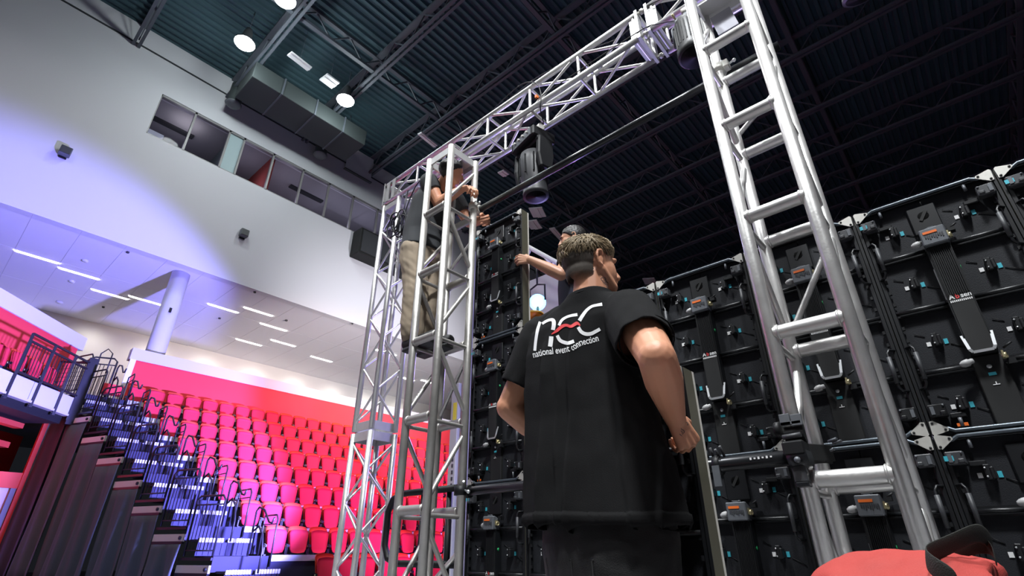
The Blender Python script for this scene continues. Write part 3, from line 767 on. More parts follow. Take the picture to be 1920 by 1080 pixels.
    # latches and corner brackets
    for x, s in ((.0, 1), (.5, -1)):
        for w_ in (.085, .915):
            m = MB(); m.box(pw(x + s * .045, w_, -.018), (.056, .040, .046)); m.box(pw(x + s * .06, w_ + .012, -.042), (.02, .012, .016)); lt_ = L(m, 'latch', M_DKGREY if w_ < .5 else M_BLK, bevel=.004)
            m = MB(); m.box(pw(x + s * .03, w_, -.040), (.012, .004, .03)); m.ball(pw(x + s * .066, w_ - .016, -.04), .004, nu=6, nv=4); L(m, 'catch', M_GREY, lt_)
            if s > 0 and w_ < .5:
                m = MB(); m.box2(pw(x + .012, w_ + .010, -.0405), pw(x + .040, w_ - .008, -.0395)); L(m, 'cyan_sticker', M_CYAN, lt_)
            m = MB(); m.box2(pw(x + s * .075, w_ + .03, -.012), pw(x + s * .125, w_ + .012, .012)); L(m, 'hinge_block', M_BLK, bevel=.003)
        for w_, dz in ((.003, 1), (.997, -1)):
            m = MB(); X = Vector((s, 0, 0)); Z = Vector((0, 0, -dz))
            m.prism([(.004, .0), (.010, -.006), (.055, .006), (.058, .016), (.018, .048), (.006, .046)], .004, pw(x, w_, -.024), X, Z)
            br = L(m, 'corner_bracket', M_ZINC)
            m = MB()
            for a, c_ in ((.048, .012), (.014, .039)): m.lathe([(.0045, 0), (.0045, .003)], pw(x, w_, -.0255) + X * a + Z * c_, (0, -1, 0), 8)
            L(m, 'holes', M_BLKM, br)
            m = MB(); m.tube(pw(x + s * .10, w_ + dz * .018, -.012), pw(x + s * .10, w_ + dz * .05, -.016), .006, n=8); L(m, 'pin', M_GREY)
    m = MB(); m.box2(pw(.085, .978, -.013), pw(.118, .966, -.0118)); L(m, 'orange_sticker', M_ORANGE)
    m = MB(); m.lathe([(.009, 0), (.009, .0012)], pw(.2835, .375, -.018), (1, 0, 0), 12); L(m, 'green_sticker', M_GREEN)
    return t


ZT2 = 1.40 + H - .005     # top of the two-high wall
PX0 = -0.13
grid = []
for c in range(-5, 2):
    for r in range(2):
        grid.append((PX0 + .502 * c, ZT2 - 1.003 * (r + 1), c, r))
grid.append((PX0 + .502 * -5 + .45, 0, 0, 0)); grid.pop()
colname = {1: 'cut by the right edge of the picture', 0: 'right of the bright ladder truss', -1: 'behind the bright ladder truss', -2: 'left of the bright ladder truss',
           -3: 'mostly hidden behind the man', -4: 'hidden behind the man in the printed shirt', -5: 'of the tall column'}
rowname = {0: 'upper black display panel seen from behind, ', 1: 'lower black display panel seen from behind, '}
first = None
PANELS = {}
for (x, z, c, r) in grid:
    lb = rowname[r] + colname[c]
    if c == -5: lb = {0: 'middle', 1: 'lowest'}[r] + ' black display panel ' + colname[c]
    if first is None: first = make_panel((x, YL, z), lb); PANELS[(c, r)] = first
    else: PANELS[(c, r)] = dup(first, (x, YL, z), label=lb)
PANELS['top'] = dup(first, (PX0 + .502 * -5, YL, ZT2 + .003), label='topmost black display panel of the tall column, steadied by a hand')
# hand-lettered mark on one panel
vs_, fs = text_mesh('LW1', .030, 0, 'LEFT')
m = MB(); m.add([Vector((.39 - v.y, -.013, .05 + v.x)) + Vector((0, 0, .60)) for v in vs_], fs)
m = MB(); m.add([Vector((.345 - v.y * 1.0 + .03, .0100, .765 - .055 + v.x)) for v in vs_], fs); m.build('chalk_mark', M_WHITE, PANELS[(-1, 1)], off=(0, 0, 0))
# base beam under the wall
t = thing('base_beam', 'black base beam under the panel wall', 'beam', (-1, YL, 0))
zb = ZT2 - 2.006
MB().box2((PX0 - .502 * 5, YL - .03, zb - .09), (PX0 + .502 * 2, YL + .09, zb)).build('beam', M_BLKM, t)
for k in range(8): MB().box2((PX0 - 2.45 + .48 * k, YL - .02, 0), (PX0 - 2.41 + .48 * k, YL + .08, zb - .09)).build('foot', M_BLKM, t)
# the loose panel being carried
held = dup(first, (-.67 - .5, 1.645, .556 + H - 1.0), label='loose black display panel held by the man in the printed shirt')
del held['group']
# ================================================================== bleachers
NR = 9
RX = [-18.05 + .87 * i for i in range(NR)]            # front edge of each deck
RZ = [4.60 - .565 * i for i in range(NR)]             # deck height
RYE = [2.86 + .30 * (i - 1) for i in range(NR)]       # left end of each deck (front corner)
RY0 = [3.96 + .31 * i for i in range(NR)]             # first seat
YEND = 17.5
bl = thing('bleacher', 'stepped seating stand with white deck edges carrying the pink seats', 'bleacher', (-14, 8, 0))
for i in range(NR):
    x, z = RX[i], RZ[i]; y0 = RY0[i] - .32
    MB().box2((x - .90, y0, z - .06), (x, YEND, z)).build('deck', M_STEP, bl)
    for k in range(7):
        ya = y0 + k * (YEND - y0) / 7
        MB().box2((x, ya + .01, z - .10), (x + .025, ya + (YEND - y0) / 7 - .01, z + .02)).build('deck_edge', M_NOSE, bl)
    MB().box2((x - .02, y0, max(0, z - .53)), (x - .0, YEND, z - .1)).build('riser', M_STEP, bl)
    # aisle: landing and one half step, each with a white nosing
    ya, yb = RYE[i] + .02, y0 - .02
    MB().box2((x - .90, ya, z - .06), (x, yb, z)).build('landing', M_STEP, bl)
    MB().box2((x - .02, ya, max(0, z - .28)), (x - .0, yb, z - .06)).build('riser', M_STEP, bl)
    if z > .3:
        MB().box2((x - .02, ya + .12, z - .30), (x + .40, yb + .1, z - .26)).build('half_step', M_STEP, bl)
        ym = (ya + yb) / 2 + .1
        for (a, c) in ((ya + .12, ym - .04), (ym + .04, yb + .1)):
            m = MB(); n = 9
            for k in range(n): m.box2((x + .395, a + (c - a) * k / n + .006, z - .315), (x + .425, a + (c - a) * (k + 1) / n - .006, z - .235))
            m.box2((x + .38, a, z - .30), (x + .40, c, z - .25))
            o = m.build('step_nosing', M_NOSE, bl)
        MB().box2((x + .37, ya + .12, max(0, z - .56)), (x + .39, yb + .1, z - .30)).build('riser', M_STEP, bl)
        m = MB()
        for k in range(10): yy = ya + .15 + (yb - ya - .1) * k / 9; m.box2((x + .39, yy, max(0, z - .55)), (x + .405, yy + .03, z - .31))
        m.build('riser_slats', M_STEP, bl)

# one folding seat, copied along the rows
def make_seat(label):
    t = thing('stadium_seat', label, 'seat', (0, 0, 0), 'pink folding stadium seats', world=False)
    def shell(w0, w1, z0, z1, x0, x1, th, bulge, nz=6, ny=6):
        m = MB(); P = []; 
        for s in (0, 1):
            for j in range(nz + 1):
                f = j / nz; z = z0 + (z1 - z0) * f; ww = w0 + (w1 - w0) * min(1, f * 1.25)
                if f > .78: ww *= 1 - .10 * ((f - .78) / .22) ** 2
                if f < .2: ww *= 1 - .14 * ((.2 - f) / .2) ** 2
                for k in range(ny + 1):
                    g = k / ny * 2 - 1; zc = z - (.028 * g * g if f > .9 else 0) + (.02 * g * g if f < .1 else 0)
                    P.append(Vector((x0 + (x1 - x0) * f + bulge * (1 - g * g) + (0 if s == 0 else -th), ww * g / 2, zc)))
        n = (nz + 1) * (ny + 1); F = []
        for j in range(nz):
            for k in range(ny):
                a = j * (ny + 1) + k; q = [a, a + 1, a + ny + 2, a + ny + 1]
                F.append(tuple(q)); F.append(tuple(n + i for i in reversed(q)))
        def edge(seq):
            for a, b in zip(seq, seq[1:]): F.append((a, n + a, n + b, b))
        edge([k for k in range(ny + 1)][::-1]); edge([nz * (ny + 1) + k for k in range(ny + 1)])
        edge([j * (ny + 1) for j in range(nz + 1)]); edge([j * (ny + 1) + ny for j in range(nz + 1)][::-1])
        m.add(P, F, True); return m
    b = shell(.36, .46, .12, .62, -.06, -.15, .03, -.03).build('backrest', M_SEATB, t, off=(0, 0, 0))
    b = shell(.36, .455, .05, .54, .03, -.04, .035, -.02).build('seat_pan', M_SEAT, t, off=(0, 0, 0))
    for s in (-1, 1):
        m = MB(); m.box((-.07, s * .245, .12), (.10, .026, .24)); m.box((-.02, s * .245, .20), (.14, .03, .05)); br = m.build('bracket', M_RAIL, t, off=(0, 0, 0))
        MB().lathe([(.022, -.022), (.022, .022)], (.0, s * .245, .19), (0, 1, 0), 10).build('pivot', M_GOLD, br, off=(0, 0, 0))
        MB().box((-.03, s * .245, .015), (.16, .05, .03)).build('foot', M_RAIL, t, off=(0, 0, 0))
    return t


seat0 = None
PITCHY = 0.524
for i in range(NR):
    k = 0; y = RY0[i]
    while True:
        u = PX
        v = Vector((RX[i] - .45, y, RZ[i] + .4)) - CAM; dz = v.dot(CZ); u = PX + FPX * v.dot(RIGHT) / dz
        if u > 905: break
        if i == 8: y_ = y + .5
        else: y_ = y
        rn = 'the top row' if i == 0 else ('the lowest row' if i == 8 else 'the %s row from the top' % ORD[i])
        lb = 'pink folding seat, %s from the aisle in %s' % (ORD[k], rn)
        loc = (RX[i] - .45, y_, RZ[i])
        if seat0 is None: seat0 = make_seat(lb); seat0.location = loc
        else: dup(seat0, loc, label=lb)
        k += 1; y += PITCHY

# guard rails along the slanted end, one per row
SLD = Vector((-.87, -.30, 0)).normalized()


def guard_rail(i, p, label):
    t = thing('guard_rail', label, 'railing', p, 'black guard rails of the aisle'); p = Vector(p)
    q = p + SLD * .80; h = 1.12
    m = MB()
    pts = [p, p + Vector((0, 0, h - .08)), p + SLD * .08 + Vector((0, 0, h)), q - SLD * .08 + Vector((0, 0, h)), q + Vector((0, 0, h - .08)), q]
    m.path(pts, .022, 8); m.build('frame', M_RAIL, t)
    MB().tube(p + Vector((0, 0, h - .17)), q + Vector((0, 0, h - .17)), .016, n=6).build('mid_rail', M_RAIL, t)
    MB().tube(p + Vector((0, 0, .1)), q + Vector((0, 0, .1)), .016, n=6).build('bottom_rail', M_RAIL, t)
    for k in range(1, 8): a = p.lerp(q, k / 8); MB().tube(a + Vector((0, 0, .1)), a + Vector((0, 0, h - .17)), .008, n=5, caps=False).build('baluster', M_RAIL, t)
    return t


def hand_loop(i, p, label):
    t = thing('handrail', label, 'handrail', p, 'curved handrails in the aisle'); p = Vector(p)
    d = Vector((1, .1, 0)).normalized(); z = Vector((0, 0, 1))
    pts = [p, p + z * .85, p + z * .92 + d * .08, p + z * .86 + d * .30, p + z * .62 + d * .55, p + z * .60 + d * .66, p + z * .70 + d * .72]
    MB().path(pts, .02, 8).build('loop', M_RAIL, t)
    MB().path([p + z * .45, p + z * .55 + d * .2, p + z * .40 + d * .40, p + z * .1 + d * .5, p + d * .5 - z * .3], .02, 8).build('lower_loop', M_RAIL, t)
    return t


for i in range(0, NR - 1):
    wh = 'beside the top seat row' if i == 0 else 'at the aisle end of the %s seat row' % ORD[i]
    guard_rail(i, (RX[i], RYE[i], RZ[i]), 'black barred guard rail ' + wh)
    if i % 1 == 0 and i < 8:
        ym = (RYE[i] + RY0[i] - .32) / 2 + .1
        hand_loop(i, (RX[i] + .02, ym, RZ[i]), 'black curved handrail in the aisle ' + ('below the top seat row' if i == 0 else 'below the %s seat row' % ORD[i]))
        guard = thing('seat_end_rail', 'black bent rail in front of the first seat of ' + ('the top row' if i == 0 else 'the %s row' % ORD[i]), 'railing', (RX[i] + .02, RY0[i] - .3, RZ[i]), 'seat end rails')
        p = Vector((RX[i] + .02, RY0[i] - .30, RZ[i])); q = p + Vector((-.62, 0, 0)); z = Vector((0, 0, 1))
        MB().path([p - z * .2, p + z * .72, p + z * .80 + Vector((-.07, 0, 0)), q + z * .80, q + z * .72, q], .018, 8).build('frame', M_RAIL, guard)
        MB().tube(p + z * .62, q + z * .62, .013, n=6).build('mid_rail', M_RAIL, guard)

# cream side boards and the drape hung below each deck end
for i in range(1, NR):
    a = Vector((RX[i], RYE[i], RZ[i] - .23)); c = a + SLD * .90
    t = thing('side_board', 'cream side board under the end of the %s deck from the top' % ORD[i], 'board', tuple(a), 'cream side boards')
    nrm = SLD.cross(Vector((0, 0, 1))).normalized()
    MB().bar(a, c, .05, .14, (0, 0, 1)).build('plank', M_CREAM, t)
    m = MB(); m.lathe([(.035, -.03), (.035, .05)], a + SLD * .08, nrm if nrm.y < 0 else -nrm, 8); m.build('bolt', M_BLK, t)
    m = MB(); m.bar(a + Vector((0, 0, -.09)), c + Vector((0, 0, -.09)), .06, .05, (0, 0, 1)); m.bar(a + Vector((0, 0, .18)), c + Vector((0, 0, .18)), .05, .05, (0, 0, 1)); m.build('channel', M_RAIL, t)
for i in range(0, NR):
    a = Vector((RX[i] + .02, RYE[i] - .03, 0)); c = a + SLD * .95; zt = RZ[i] - .36
    if zt < .2: continue
    n1 = Vector((SLD.y, -SLD.x, 0)).normalized()
    if n1.y > 0: n1 = -n1
    P = []; F = []; NU, NV = 30, 10; ph = random.uniform(0, 6)
    for v in range(NV + 1):
        f = v / NV
        for u in range(NU + 1):
            g = u / NU
            amp = .012 + .07 * (1 - f) ** .8
            d = amp * (math.sin(g * 2 * PI * 1.5 + ph + .6 * math.sin(f * 3)) + .4 * math.sin(g * 2 * PI * 3.7 + ph * 2))
            d -= .10 * (g > .93) * (g - .93) / .07
            P.append(a.lerp(c, g) + n1 * d + Vector((0, 0, zt * f + .01)))
    F = [(v * (NU + 1) + u, v * (NU + 1) + u + 1, (v + 1) * (NU + 1) + u + 1, (v + 1) * (NU + 1) + u) for v in range(NV) for u in range(NU)]
    m = MB(); m.add(P, F, True); o = m.build('drape', M_DRAPE)
    tag(o, 'charcoal drape hanging below the end of %s' % ('the top deck' if i == 0 else 'the %s deck from the top' % ORD[i]), 'drape', 'charcoal drapes of the bleacher end')
    md = o.modifiers.new('s', 'SOLIDIFY'); md.thickness = .006

# ------------------------------------------------------------------ side block on the left
LE = FWD * math.cos(math.radians(6)) - RIGHT * math.sin(math.radians(6))      # along its front edge, going away
LN = Vector((LE.y, -LE.x, 0)); LN = LN if LN.dot(Vector((1, 0, 0))) > 0 else -LN
LEND = Vector((-17.8, 2.45, 0))
def lb_pt(s, dpt, z): return LEND - LE * s - LN * dpt + Vector((0, 0, z))     # s metres back from the far end, dpt metres behind the front
zf = 4.40
sb = thing('side_balcony', 'left balcony block with pale fascia boards above the red-lit opening', 'balcony', tuple(LEND + Vector((0, 0, 4))))
def lbox(m, s0, s1, d0, d1, z0, z1):
    P = [lb_pt(s, d, z) for s in (s0, s1) for d in (d0, d1) for z in (z0, z1)]
    return m.add(P, [(0, 1, 3, 2), (4, 6, 7, 5), (0, 4, 5, 1), (2, 3, 7, 6), (0, 2, 6, 4), (1, 5, 7, 3)])
lbox(MB(), -.0, 9, .02, 2.6, zf - .1, zf - .03).build('deck', M_STEP, sb)
for k in range(6): lbox(MB(), -.0 + 1.5 * k, 1.48 + 1.5 * k, -.03, .02, zf - .45, zf - .02).build('fascia_board', mat('pale grey board', (.55, .54, .55), .7), sb)
lbox(MB(), -.05, 9, -.06, .10, zf - .50, zf - .45).build('lower_edge', M_CREAM, sb)
lbox(MB(), .0, 9, .1, 2.6, zf - .7, zf - .45).build('underside', M_BLKM, sb)
lbox(MB(), -1.2, 9, 1.25, 1.4, zf - .05, zf + 1.76).build('red_back_wall', M_REDWALL, sb)
lbox(MB(), -1.35, 9, 1.20, 1.5, zf + 1.76, zf + 2.16).build('parapet_cap', M_WALL, sb)
rl = thing('balcony_railing', 'black barred railing on the left balcony front', 'railing', tuple(lb_pt(0, 0, zf)))
h = .97
z3 = Vector((0, 0, 1))
for s in (0.0, .55, 1.35, 2.15): MB().bar(lb_pt(s, -.05, zf - .6), lb_pt(s, -.05, zf + h), .06, .05).build('post', M_RAIL, rl)
for z_ in (zf + h, zf + h - .18, zf + .04): MB().bar(lb_pt(-.0, -.05, z_), lb_pt(2.15, -.05, z_), .05, .045).build('rail_bar', M_RAIL, rl)
for k in range(22): s = .05 + .097 * k; MB().tube(lb_pt(s, -.05, zf + .04), lb_pt(s, -.05, zf + h - .18), .009, n=5, caps=False).build('baluster', M_RAIL, rl)
gt = thing('end_gate', 'black mesh gate panel closing the end of the left balcony', 'gate', tuple(lb_pt(-.05, 0, zf)))
e0, e1 = lb_pt(-.02, -.05, zf), lb_pt(-.30, .9, zf)
for a, c in ((e0, e0 + z3 * h), (e1, e1 + z3 * (h + .1)), (e0 + z3 * h, e1 + z3 * (h + .1)), (e0 + z3 * .05, e1 + z3 * .05)): MB().bar(a, c, .05, .05).build('frame_bar', M_RAIL, gt)
for k in range(1, 8):
    f = k / 8; MB().tube(e0.lerp(e1, f), e0.lerp(e1, f) + z3 * h, .008, n=5).build('mesh_wire', M_RAIL, gt); MB().tube(e0 + z3 * h * f, e1 + z3 * h * f, .006, n=5).build('mesh_wire', M_RAIL, gt)
post = MB().bar(e0 + LE * .12 + z3 * -.7, e0 + LE * .12 + z3 * (h + .15), .22, .22).build('corner_post', M_RAIL); tag(post, 'thick dark corner post at the end of the left balcony railing', 'post')
for k in range(7):
    s = .35 + .55 * k; p = lb_pt(s, .55, zf + .17)
    lbox(MB(), s - .22, s + .22, .35, .75, zf - .03, zf + .17).build('seat_plinth', M_STEP, sb)
    dup(seat0, p, math.atan2(LN.y, LN.x), label='red folding seat on the left balcony, %s from its far end' % ORD[k], group='balcony seats')
# tall end frame by the stair head
t = thing('stair_head_rail', 'tall black looped gate frame at the head of the aisle', 'railing', (-18.7, 2.6, RZ[0]))
pz = Vector((-18.75, 2.62, RZ[0] - .1)); qz = pz + Vector((.15, .62, 0))
MB().path([pz, pz + z3 * 1.22, pz + z3 * 1.32 + (qz - pz) * .15, qz + z3 * 1.36 - (qz - pz) * .15, qz + z3 * 1.28, qz], .025, 8).build('frame', M_RAIL, t)
MB().tube(pz + z3 * 1.12, qz + z3 * 1.16, .018, n=6).build('mid_rail', M_RAIL, t)
for k in range(1, 7): a = pz.lerp(qz, k / 7); MB().tube(a, a + z3 * 1.12, .01, n=5).build('baluster', M_RAIL, t)
MB().path([pz.lerp(qz, .3) + z3 * .9, pz.lerp(qz, .3) + z3 * 1.45, pz.lerp(qz, .5) + z3 * 1.62, pz.lerp(qz, .72) + z3 * 1.5, pz.lerp(qz, .72) + z3 * .9], .018, 8).build('arch', M_RAIL, t)
MB().box(pz.lerp(qz, .95) + z3 * .42 + Vector((.12, .12, 0)), (.3, .5, .26)).build('red_board', M_REDWALL, t)

# opening below the balcony
lbox(MB(), 0.0, 9, 2.2, 2.3, 0, zf - .6); 
b = MB(); lbox(b, -2.5, 12, 2.7, 2.8, 0.6, zf - .6); struct(b.build('wall_vomitory', mat('dark red paint', (.30, .03, .02), .7)))
for k, (z0, z1, d) in enumerate(((3.50, 3.62, .7), (3.12, 3.26, 1.3), (2.86, 3.0, 1.7), (2.58, 2.74, 2.2))):
    o = lbox(MB(), -.3 if k else .3, 9, d, d + .22, z0, z1).build('lit_beam', mat('red steel', (.55, .06, .04), .5))
    tag(o, 'red-lit steel beam under the left balcony, %s from the top' % ORD[k], 'beam', 'beams under the balcony')
light('red_light', 'POINT', tuple(lb_pt(1.9, 1.0, 2.80)), 45, (1, .07, .03), .25)
light('red_light', 'POINT', tuple(lb_pt(2.6, 1.5, 3.35)), 26, (.95, .10, .40), .1)
# grey end wall, red jamb and the pale door beside it
b = MB().box2((-18.9, 2.25, 0), (-18.6, 2.84, 3.86)); struct(b.build('wall_end', mat('grey green paint', (.20, .205, .185), .8, noise_amt=.15, noise_scale=1.5)))
b = MB().box2((-18.85, 2.16, 0), (-18.57, 2.255, 3.86)); struct(b.build('trim_4', mat('orange red paint', (.62, .055, .02), .6)))
dr = MB().box2((-18.8, .3, 0), (-18.7, 2.10, 2.15)).build('door_1', mat('pale door', (.62, .60, .57), .6)); struct(dr)
MB().box2((-18.68, 2.04, 0.0), (-18.62, 2.15, 2.45)).build('door_frame', M_GREY, dr)
MB().box((-18.63, 2.04, 1.3), (.06, .04, .22)).build('door_handle', M_GOLD, dr)
b = MB().box2((-18.8, -1.0, 2.15), (-18.6, 2.16, 2.52)); struct(b.build('trim_5', mat('orange red paint', (.62, .055, .02), .6)))
# ================================================================== people
M_SKIN = mat('skin', (0.60, 0.28, 0.165), 0.5, noise_amt=0.18, noise_scale=7, bump=0.05, bump_scale=350)
M_SKIN2 = mat('tanned skin', (0.46, 0.23, 0.14), 0.5, noise_amt=0.10, noise_scale=9)
M_TEE = mat('faded black cotton', (0.0115, 0.0115, 0.012), 0.95, noise_amt=0.22, noise_scale=5, bump=0.2, bump_scale=500, spec=0.12)
M_TEEN = mat('navy cotton', (0.016, 0.018, 0.035), 0.9, noise_amt=0.2, noise_scale=6)
M_TEEG = mat('charcoal cotton', (0.030, 0.032, 0.036), 0.9, noise_amt=0.2, noise_scale=6)
M_DENIM = mat('washed black denim', (0.012, 0.012, 0.0125), 0.85, noise_amt=0.5, noise_scale=7, bump=0.2, bump_scale=300)
M_KHAKI = mat('khaki cotton', (0.27, 0.215, 0.155), 0.9, noise_amt=0.15, noise_scale=8)
M_HAIR = mat('sandy hair', (0.25, 0.185, 0.105), 0.6, noise_amt=0.75, noise_scale=45)
M_FADE = mat('short dark hair', (0.045, 0.034, 0.026), 0.75, noise_amt=0.4, noise_scale=200)
def fade_material(z0, z1):
    m = mat('faded short hair', (0.040, 0.030, 0.022), 0.8)
    nt = m.node_tree; b_ = nt.nodes['Principled BSDF']; tc = nt.nodes.new('ShaderNodeTexCoord'); sp = nt.nodes.new('ShaderNodeSeparateXYZ')
    nt.links.new(tc.outputs['Object'], sp.inputs[0]); mr = nt.nodes.new('ShaderNodeMapRange'); mr.inputs[1].default_value = z0; mr.inputs[2].default_value = z1; mr.inputs[4].default_value = .97
    mr.interpolation_type = 'SMOOTHSTEP'; nt.links.new(sp.outputs[2], mr.inputs[0])
    nz = nt.nodes.new('ShaderNodeTexNoise'); nz.inputs['Scale'].default_value = 420; nt.links.new(tc.outputs['Object'], nz.inputs['Vector'])
    ma = nt.nodes.new('ShaderNodeMath'); ma.operation = 'MULTIPLY_ADD'; ma.inputs[1].default_value = .5; ma.inputs[2].default_value = -.25; nt.links.new(nz.outputs['Fac'], ma.inputs[0])
    ad = nt.nodes.new('ShaderNodeMath'); ad.operation = 'MULTIPLY'; nt.links.new(mr.outputs[0], ad.inputs[0])
    a2 = nt.nodes.new('ShaderNodeMath'); a2.inputs[1].default_value = 1.0; nt.links.new(ma.outputs[0], a2.inputs[0]); nt.links.new(a2.outputs[0], ad.inputs[1]); ad.use_clamp = True
    nt.links.new(ad.outputs[0], b_.inputs['Alpha']); return m


M_FADEG = fade_material(1.552, 1.606)
M_HAIRB = mat('black hair', (0.012, 0.010, 0.010), 0.5, noise_amt=0.4, noise_scale=100)
M_SHOE = mat('black shoe', (0.018, 0.018, 0.02), 0.6)
M_INK = mat('tattoo ink', (0.10, 0.075, 0.075), 0.7)
M_EYEW = mat('eye white', (.75, .72, .7), .3); M_IRIS = mat('iris', (.06, .04, .03), .3)


def solid(mb, name, m, parent, voxel=0.005, smooth=4, disp=None, cut=None, thick=0.0, off=None, post=None):
    """weld overlapping closed shapes into one continuous surface"""
    me = bpy.data.meshes.new(name); me.from_pydata([tuple(p) for p in mb.v], [], mb.f)
    o = bpy.data.objects.new(name, me); COL.objects.link(o)
    r = o.modifiers.new('r', 'REMESH'); r.mode = 'VOXEL'; r.voxel_size = voxel
    s = o.modifiers.new('s', 'SMOOTH'); s.factor = 0.5; s.iterations = smooth
    dg = bpy.context.evaluated_depsgraph_get(); nm = bpy.data.meshes.new_from_object(o.evaluated_get(dg))
    bpy.data.objects.remove(o); bpy.data.meshes.remove(me)
    bm = bmesh.new(); bm.from_mesh(nm)
    if disp:
        bm.normal_update()
        mv = [(v, disp(v.co, v.normal)) for v in bm.verts]
        for v, d in mv: v.co += d
    if cut:
        bm.normal_update()
        bmesh.ops.delete(bm, geom=[f for f in bm.faces if cut(f.calc_center_median(), f.normal)], context='FACES')
    if post:
        for v in bm.verts:
            if v.is_boundary: v.co = post(v.co)
        for it in range(3):
            mv = []
            for v in bm.verts:
                if v.is_boundary:
                    nb = [e.other_vert(v).co for e in v.link_edges if e.is_boundary]
                    if len(nb) == 2: mv.append((v, v.co * .5 + (nb[0] + nb[1]) * .25))
            for v, c in mv: v.co = c
    if thick: bmesh.ops.solidify(bm, geom=bm.faces[:], thickness=thick)
    o0 = parent.location if off is None else Vector(off)
    for v in bm.verts: v.co -= o0
    bm.to_mesh(nm); bm.free()
    nm.materials.clear(); nm.materials.append(m); nm.name = name
    nm.polygons.foreach_set('use_smooth', [True] * len(nm.polygons)); nm.update()
    o = bpy.data.objects.new(name, nm); COL.objects.link(o); o.parent = parent
    return o


def limb(m, pts, rs, n=14):
    for (a, b, ra, rb) in zip(pts, pts[1:], rs, rs[1:]): m.cap(a, ra, b, rb, n)


def rings(m, data, fwd, n=28, pw_=2.3):
    """closed lofted trunk: data rows (centre, rx, ry); fwd = facing direction"""
    f = Vector(fwd).normalized(); r = Vector((f.y, -f.x, 0)).normalized(); P = []
    for c, rx, ry in data:
        c = Vector(c)
        for k in range(n):
            a = 2 * PI * k / n; ca_, sa_ = math.cos(a), math.sin(a)
            x = rx * math.copysign(abs(ca_) ** (2 / pw_), ca_); y = ry * math.copysign(abs(sa_) ** (2 / pw_), sa_)
            P.append(c + r * x + f * y)
    N = len(data); F = [(i * n + k, i * n + (k + 1) % n, (i + 1) * n + (k + 1) % n, (i + 1) * n + k) for i in range(N - 1) for k in range(n)]
    F += [tuple(reversed(range(n))), tuple((N - 1) * n + k for k in range(n))]
    m.add(P, F)


def hand(m, wrist, d, palm, curl=(60, 75, 50), side=1, spread=.021, thumb=(.55, .6), scale=1.0):
    """palm block, four unequal fingers and a thumb from the side of the palm. d: towards the knuckles; palm: palm-side normal; side: +1 when the thumb lies on d x palm"""
    d = Vector(d).normalized(); p = Vector(palm); p = (p - d * p.dot(d)).normalized(); s = d.cross(p) * side
    w_ = Vector(wrist); k = scale
    kn = []
    for i in range(4):
        off = s * ((1.5 - i) * spread * k)
        base = w_ + d * (.012 * k) + off * .55; kk = w_ + d * ((.088, .092, .088, .078)[i] * k) + off
        m.cap(base, .016 * k, kk, .0118 * k, 10); kn.append(kk)
    m.cap(w_ + d * .03 * k + s * .018 * k, .017 * k, w_ + d * .03 * k - s * .018 * k, .016 * k, 10)
    L = ((.044, .026, .020), (.048, .030, .022), (.045, .028, .021), (.035, .021, .018))
    for i in range(4):
        a = 0; q = kn[i]; r = (.0098, .0098, .0093, .0084)[i] * k
        for j in range(3):
            a += math.radians(curl[j] + (i - 1.5) * 4)
            dd = d * math.cos(a) + p * math.sin(a)
            q2 = q + dd * (L[i][j] * k); m.cap(q, r, q2, r * .92, 10); q = q2; r *= .93
    tb = w_ + d * .022 * k + s * .026 * k + p * .006 * k
    t1 = tb + (d * .62 + s * .62 + p * thumb[0]).normalized() * .042 * k; t2 = t1 + (d * .80 + s * .10 + p * thumb[1]).normalized() * .032 * k; t3 = t2 + (d * .75 - s * .15 + p * thumb[1]).normalized() * .024 * k
    m.cap(tb, .016 * k, t1, .0125 * k, 10); m.cap(t1, .0122 * k, t2, .0105 * k, 10); m.cap(t2, .0105 * k, t3, .009 * k, 10)


def head(m, c, fwd, up=(0, 0, 1), s=1.0):
    """skull, jaw, nose, lips, brow and ears; returns local axes"""
    f = Vector(fwd).normalized(); u = Vector(up); u = (u - f * u.dot(f)).normalized(); r = f.cross(u)
    R = Matrix((r, f, u)).transposed(); c = Vector(c)
    W = lambda x, y, z: c + r * x * s + f * y * s + u * z * s
    m.ball(W(0, -.012, .030), (.076 * s, .097 * s, .090 * s), R, 20, 14)
    m.ball(W(0, .022, -.020), (.066 * s, .072 * s, .085 * s), R, 18, 12)
    m.ball(W(0, .040, -.072), (.047 * s, .050 * s, .040 * s), R, 16, 10)
    for q in (-1, 1): m.cap(W(q * .058, -.002, -.035), .018 * s, W(q * .030, .058, -.085), .018 * s)
    m.cap(W(0, .088, .018), .008 * s, W(0, .108, -.022), .0125 * s); m.ball(W(0, .098, -.028), (.018 * s, .012 * s, .009 * s), R)
    m.cap(W(-.034, .082, .030), .010 * s, W(.034, .082, .030), .010 * s)
    m.cap(W(-.018, .086, -.054), .0065 * s, W(.018, .086, -.054), .0065 * s); m.cap(W(-.015, .083, -.064), .007 * s, W(.015, .083, -.064), .007 * s)
    for q in (-1, 1):
        pts = [W(q * (.070 + .014 * t), -.012 - .016 * math.cos(a), .002 + .030 * math.sin(a)) for a, t in ((-1.9, .3), (-.9, .7), (0.1, 1), (1.0, 1), (1.9, .9), (2.6, .5))]
        for a, b in zip(pts, pts[1:]): m.cap(a, .0055 * s, b, .0055 * s, 8)
        m.ball(W(q * .072, -.010, .0), (.006 * s, .016 * s, .028 * s), R)
    return W, R


def eyes(W, parent, s=1.0):
    for q in (-1, 1):
        MB().ball(W(q * .030, .064, .006), .0125 * s, nu=12, nv=8).build('eye', M_EYEW, parent)
        MB().ball(W(q * .030, .0735, .006), .0065 * s, nu=10, nv=6).build('iris', M_IRIS, parent)


